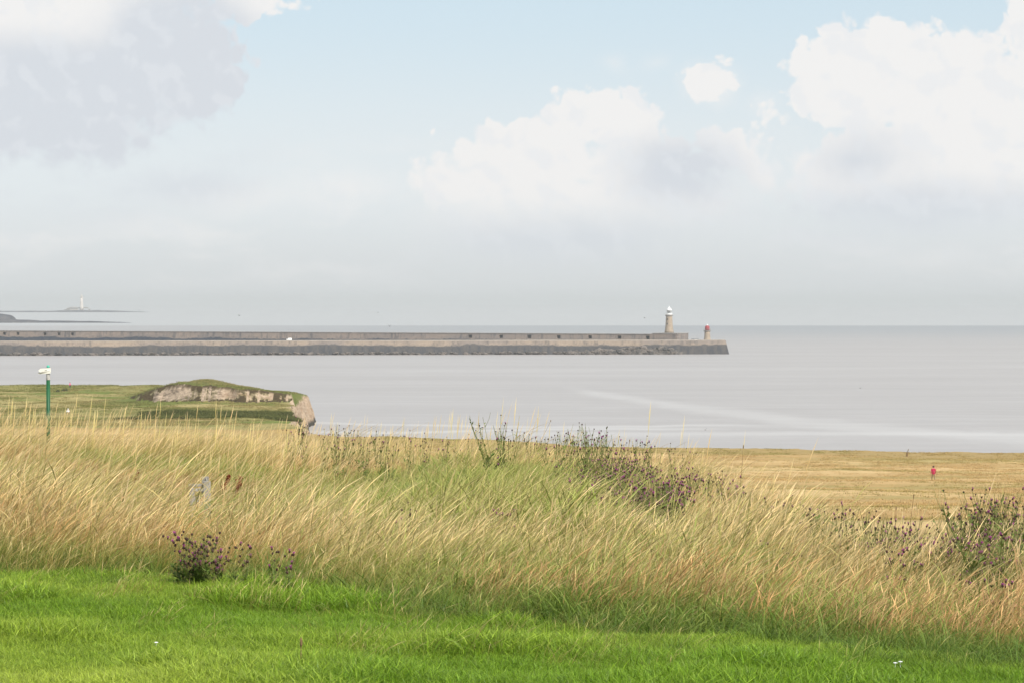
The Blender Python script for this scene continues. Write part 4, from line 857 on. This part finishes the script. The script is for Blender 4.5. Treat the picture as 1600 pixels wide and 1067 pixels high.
# local frame: +y along the bench away from the viewer, -x is the front
Lb = 1.2; T_ = .075
for yy_ in (0, Lb):
    MB().box((0, yy_, bh / 2), (T_ * 1.7, T_ * 1.5, bh), bev=.006).build('leg', M_wood, bn)
    MB().box((-.26, yy_, (bh - .19) / 2), (T_, T_, bh - .19), bev=.006).build('leg', M_wood, bn)
    MB().box((-.16, yy_, bh - .155), (.30, T_ * 1.25, .05), bev=.006).build('armrest', M_wood, bn)
    MB().box((-.13, yy_, bh - .42), (.20, .05, .07)).build('seat_rail', M_wood, bn)
for z_ in (bh - .07, bh - .19, bh - .31): MB().box((.012, Lb / 2, z_), (.028, Lb - T_ * 1.3 - .004, .09), bev=.004).build('back_slat', M_wood, bn)
for x_ in (-.08, -.17, -.26): MB().box((x_, Lb / 2, bh - .37), (.085, Lb + .06, .025), bev=.004).build('seat_slat', M_wood, bn)
# ------------------------------------------------------------------ signpost
M_post = mat('dark_green_paint', rough=.45, fn=weathered((.012, .085, .032), (.02, .12, .045), 5, .001)); M_teal = mat('faded_teal_cap', (.08, .42, .30), .6)
M_board = mat('cream_sign_board', rough=.6, fn=weathered((.70, .68, .60), (.80, .78, .70), 6, .001)); M_collar = mat('pale_grey_collar', rough=.6, fn=weathered((.30, .29, .27), (.55, .53, .50), 12, .001))
M_line = mat('sign_lettering', (.10, .10, .10), .8)
Ys_ = 67.0; sp0 = ground_at(75, Ys_); k_ = Ys_ / F; sg = empty('signpost', sp0); tag(sg, 'dark green footpath signpost with a cream finger board and teal cap at the left', 'signpost')
zs_ = lambda y: at(75, y, Ys_).z - sp0.z
pr_ = .050
MB().lathe([(pr_, -.2), (pr_, zs_(593.5))], 16).build('pole', M_post, sg, True)
MB().lathe([(pr_ * .96, zs_(593.5)), (pr_ * 1.02, zs_(592)), (pr_ * .98, zs_(584)), (pr_ * .9, zs_(583.5))], 16).build('collar', M_collar, sg, True)
def board(zc, hgt, x0, x1, rz, name='finger_board', pt=.0):
    mb = MB(); prof = [(x1, -hgt / 2), (x1, hgt / 2), (x0 + pt, hgt / 2), (x0, 0), (x0 + pt, -hgt / 2)]
    fr = [mb.bm.verts.new((x, -.015, z)) for x, z in prof]; bk = [mb.bm.verts.new((x, .015, z)) for x, z in prof]
    mb.bm.faces.new(fr); mb.bm.faces.new(bk[::-1])
    for i in range(5): mb.bm.faces.new((fr[i], bk[i], bk[(i + 1) % 5], fr[(i + 1) % 5]))
    o = mb.build(name, M_board, sg); o.location = (0, -.045, zc); o.rotation_euler = (0, R(-3), rz); return o
o1 = board(zs_(577.8), .10, -.24, .075, R(8), pt=.06); o2 = board(zs_(581.8), .045, -.26, .07, R(-4), pt=.03); o2.location.y = -.052; o1.location.y = -.052
MB().box((-.05, -.0175, -.004), (.06, .003, .012)).build('lettering', M_line, o1); MB().box((-.06, -.0175, -.034), (.22, .003, .007)).build('lettering', M_line, o1)
MB().lathe([(.040, zs_(583.8)), (.040, zs_(574.2)), (.034, zs_(574.1))], 14).build('socket', M_collar, sg)
MB().lathe([(.038, zs_(574.1)), (.042, zs_(572.6)), (.034, zs_(571.0)), (.016, zs_(570.2)), (.004, zs_(570.0))], 14).build('cap', M_teal, sg, True)
# ------------------------------------------------------------------ people
M_skin = mat('skin', (.50, .30, .22), .6); M_hair = mat('brown_hair', (.07, .04, .025), .8); M_crim = mat('crimson_jacket', rough=.8, fn=weathered((.36, .015, .06), (.46, .025, .085), 8))
M_tan = mat('tan_trousers', (.26, .19, .11), .9); M_drk = mat('dark_trousers', (.06, .06, .07), .9); M_pnk = mat('pink_jacket', (.75, .13, .25), .8); M_wht = mat('white_top', (.8, .78, .77), .8)
def person(p, rz, top, legs, lab, pose='walk', sc=1.0):
    """skeleton grown with a skin modifier, then split only by material"""
    if pose == 'sit':
        V = [((0, 0, .10), .13), ((0, 0, .30), .13), ((0, 0, .48), .15), ((0, 0, .56), .06), ((0, .01, .64), .085), ((0, .01, .76), .09),
             ((-.10, 0, .09), .09), ((-.13, .40, .36), .065), ((-.13, .50, .05), .05), ((-.13, .62, .04), .04), ((.10, 0, .09), .09), ((.13, .40, .36), .065), ((.13, .50, .05), .05), ((.13, .62, .04), .04),
             ((-.19, 0, .48), .055), ((-.24, .10, .26), .045), ((-.14, .36, .34), .035), ((.19, 0, .48), .055), ((.24, .10, .26), .045), ((.14, .36, .34), .035)]
        E = [(0, 1), (1, 2), (2, 3), (3, 4), (4, 5), (0, 6), (6, 7), (7, 8), (8, 9), (0, 10), (10, 11), (11, 12), (12, 13), (2, 14), (14, 15), (15, 16), (2, 17), (17, 18), (18, 19)]
    else:
        k = .16
        V = [((0, 0, .92), .13), ((0, 0, 1.12), .13), ((0, .0, 1.38), .16), ((0, 0, 1.48), .055), ((0, .02, 1.56), .082), ((0, .02, 1.67), .082),
             ((-.10, .0, .86), .095), ((-.11, k * .8, .48), .065), ((-.11, k, .07), .045), ((-.11, k + .14, .04), .035), ((.10, 0, .86), .095), ((.11, -k * .4, .48), .065), ((.11, -k * 1.2, .10), .045), ((.11, -k * 1.2 + .14, .05), .035),
             ((-.20, 0, 1.38), .065), ((-.25, -.06, 1.12), .05), ((-.24, .05, .86), .036), ((.20, 0, 1.38), .065), ((.25, .02, 1.12), .05), ((.24, .14, .88), .036)]
        E = [(0, 1), (1, 2), (2, 3), (3, 4), (4, 5), (0, 6), (6, 7), (7, 8), (8, 9), (0, 10), (10, 11), (11, 12), (12, 13), (2, 14), (14, 15), (15, 16), (2, 17), (17, 18), (18, 19)]
    me = bpy.data.meshes.new('person'); me.from_pydata([v[0] for v in V], E, []); o = link(bpy.data.objects.new('body', me))
    md = o.modifiers.new('skin', 'SKIN'); lay = me.skin_vertices[0].data
    for i, v in enumerate(V): lay[i].radius = (v[1], v[1]); lay[i].use_root = (i == 0)
    o.modifiers.new('sub', 'SUBSURF').levels = 1
    dg = bpy.context.evaluated_depsgraph_get(); ev = o.evaluated_get(dg); m2 = bpy.data.meshes.new_from_object(ev); o.modifiers.clear(); o.data = m2
    for m_ in (M_skin, legs, top): m2.materials.append(m_)
    zn = .55 if pose == 'sit' else 1.46; zw = .12 if pose == 'sit' else .88
    for f in m2.polygons:
        z = f.center.z; arm = abs(f.center.x) > .185
        f.material_index = 0 if z > zn else (2 if (z > zw or arm) else 1)
        if pose == 'sit' and f.center.y > .16 and not arm: f.material_index = 1
        if pose != 'sit' and arm and z < .90: f.material_index = 0
    m2.shade_smooth()
    t = empty('person', p, rz); tag(t, lab, 'person'); o.parent = t; t.scale = (sc,) * 3
    zc = .72 if pose == 'sit' else 1.645
    mb = MB(); mb.ball((0, -.0, zc), .115, 2, .02, (1, 1.05, .95)); mb.build('hair', M_hair if top is not M_wht else M_wht, t, True)
    return t
def hp(x, Yd): Xd = (x - 800) / F * Yd; return Vector((Xd, Yd, float(headland_z(np.array([Xd]), np.array([Yd]))[0])))
def by_row(x, ytop, h, fz, y0, y1):
    best = None
    for Yd in np.linspace(y0, y1, 400):
        p = fz(x, float(Yd)); e_ = abs(472 + (CZ - p.z - h) / Yd * F - ytop)
        if best is None or e_ < best[0]: best = (e_, p)
    return best[1]
person(by_row(1459, 727.5, 1.72, ground_at, 180, 360), R(10), M_crim, M_tan, 'person in a crimson jacket walking away across the tan field at the right')
person(by_row(109, 597.0, 1.5, hp, 600, 652), R(60), M_pnk, M_drk, 'person in a pink top and dark trousers standing on the far headland skyline', sc=.9)
person(by_row(106, 639.5, .80, hp, 450, 600), R(200), M_wht, M_tan, 'person in white sitting on the turf of the headland right of the signpost', pose='sit', sc=1.25)
# leaning marker post on the field edge
mp = by_row(1418.5, 701, 1.05, ground_at, 330, 384); t = empty('marker_post', mp); tag(t, 'short dark leaning post on the seaward edge of the tan field', 'post')
MB().tube([(-.10, 0, -.1), (0, 0, .6)], .16, .15, 8).build('post', M_stalk, t); MB().tube([(0, 0, .6), (.16, 0, 1.05)], .11, .07, 8).build('post_top', M_grey, t)
# dark bush on the headland skyline, beside the pink person
def bush(x, Yd, wd, ht, lab):
    p = hp(x, Yd); t = empty('bush', p); tag(t, lab, 'bush'); L = MB(); B_ = MB()
    for k in range(7):
        a = random.uniform(0, 6.28); B_.tube([(0, 0, 0), (math.cos(a) * wd * .3, math.sin(a) * wd * .3, ht * .7)], .04, .015, 5)
    for k in range(520):
        a = random.uniform(0, 6.28); r = math.sqrt(random.random()); z = random.uniform(.05, 1) * ht * math.sqrt(max(.05, 1 - r * r)); c = Vector((math.cos(a) * r * wd / 2, math.sin(a) * r * wd / 2, z)); e1 = Vector((random.gauss(0, 1), random.gauss(0, 1), random.gauss(0, 1))).normalized() * .09; e2 = e1.orthogonal()
        L.tri(c, c + e1 + e2 * .5, c + e1 - e2 * .5)
    L.build('foliage', M_bush, t); B_.build('stem', M_stalk, t)
M_bush = mat('dark_gorse', rough=.8, fn=weathered((.03, .045, .02), (.07, .085, .035), 2))
bush(101, 632, 1.7, 1.0, 'low dark bush on the headland skyline beside the pink-topped person'); bush(90, 628, .9, .5, 'smaller dark bush on the headland skyline between the signpost and the larger bush')
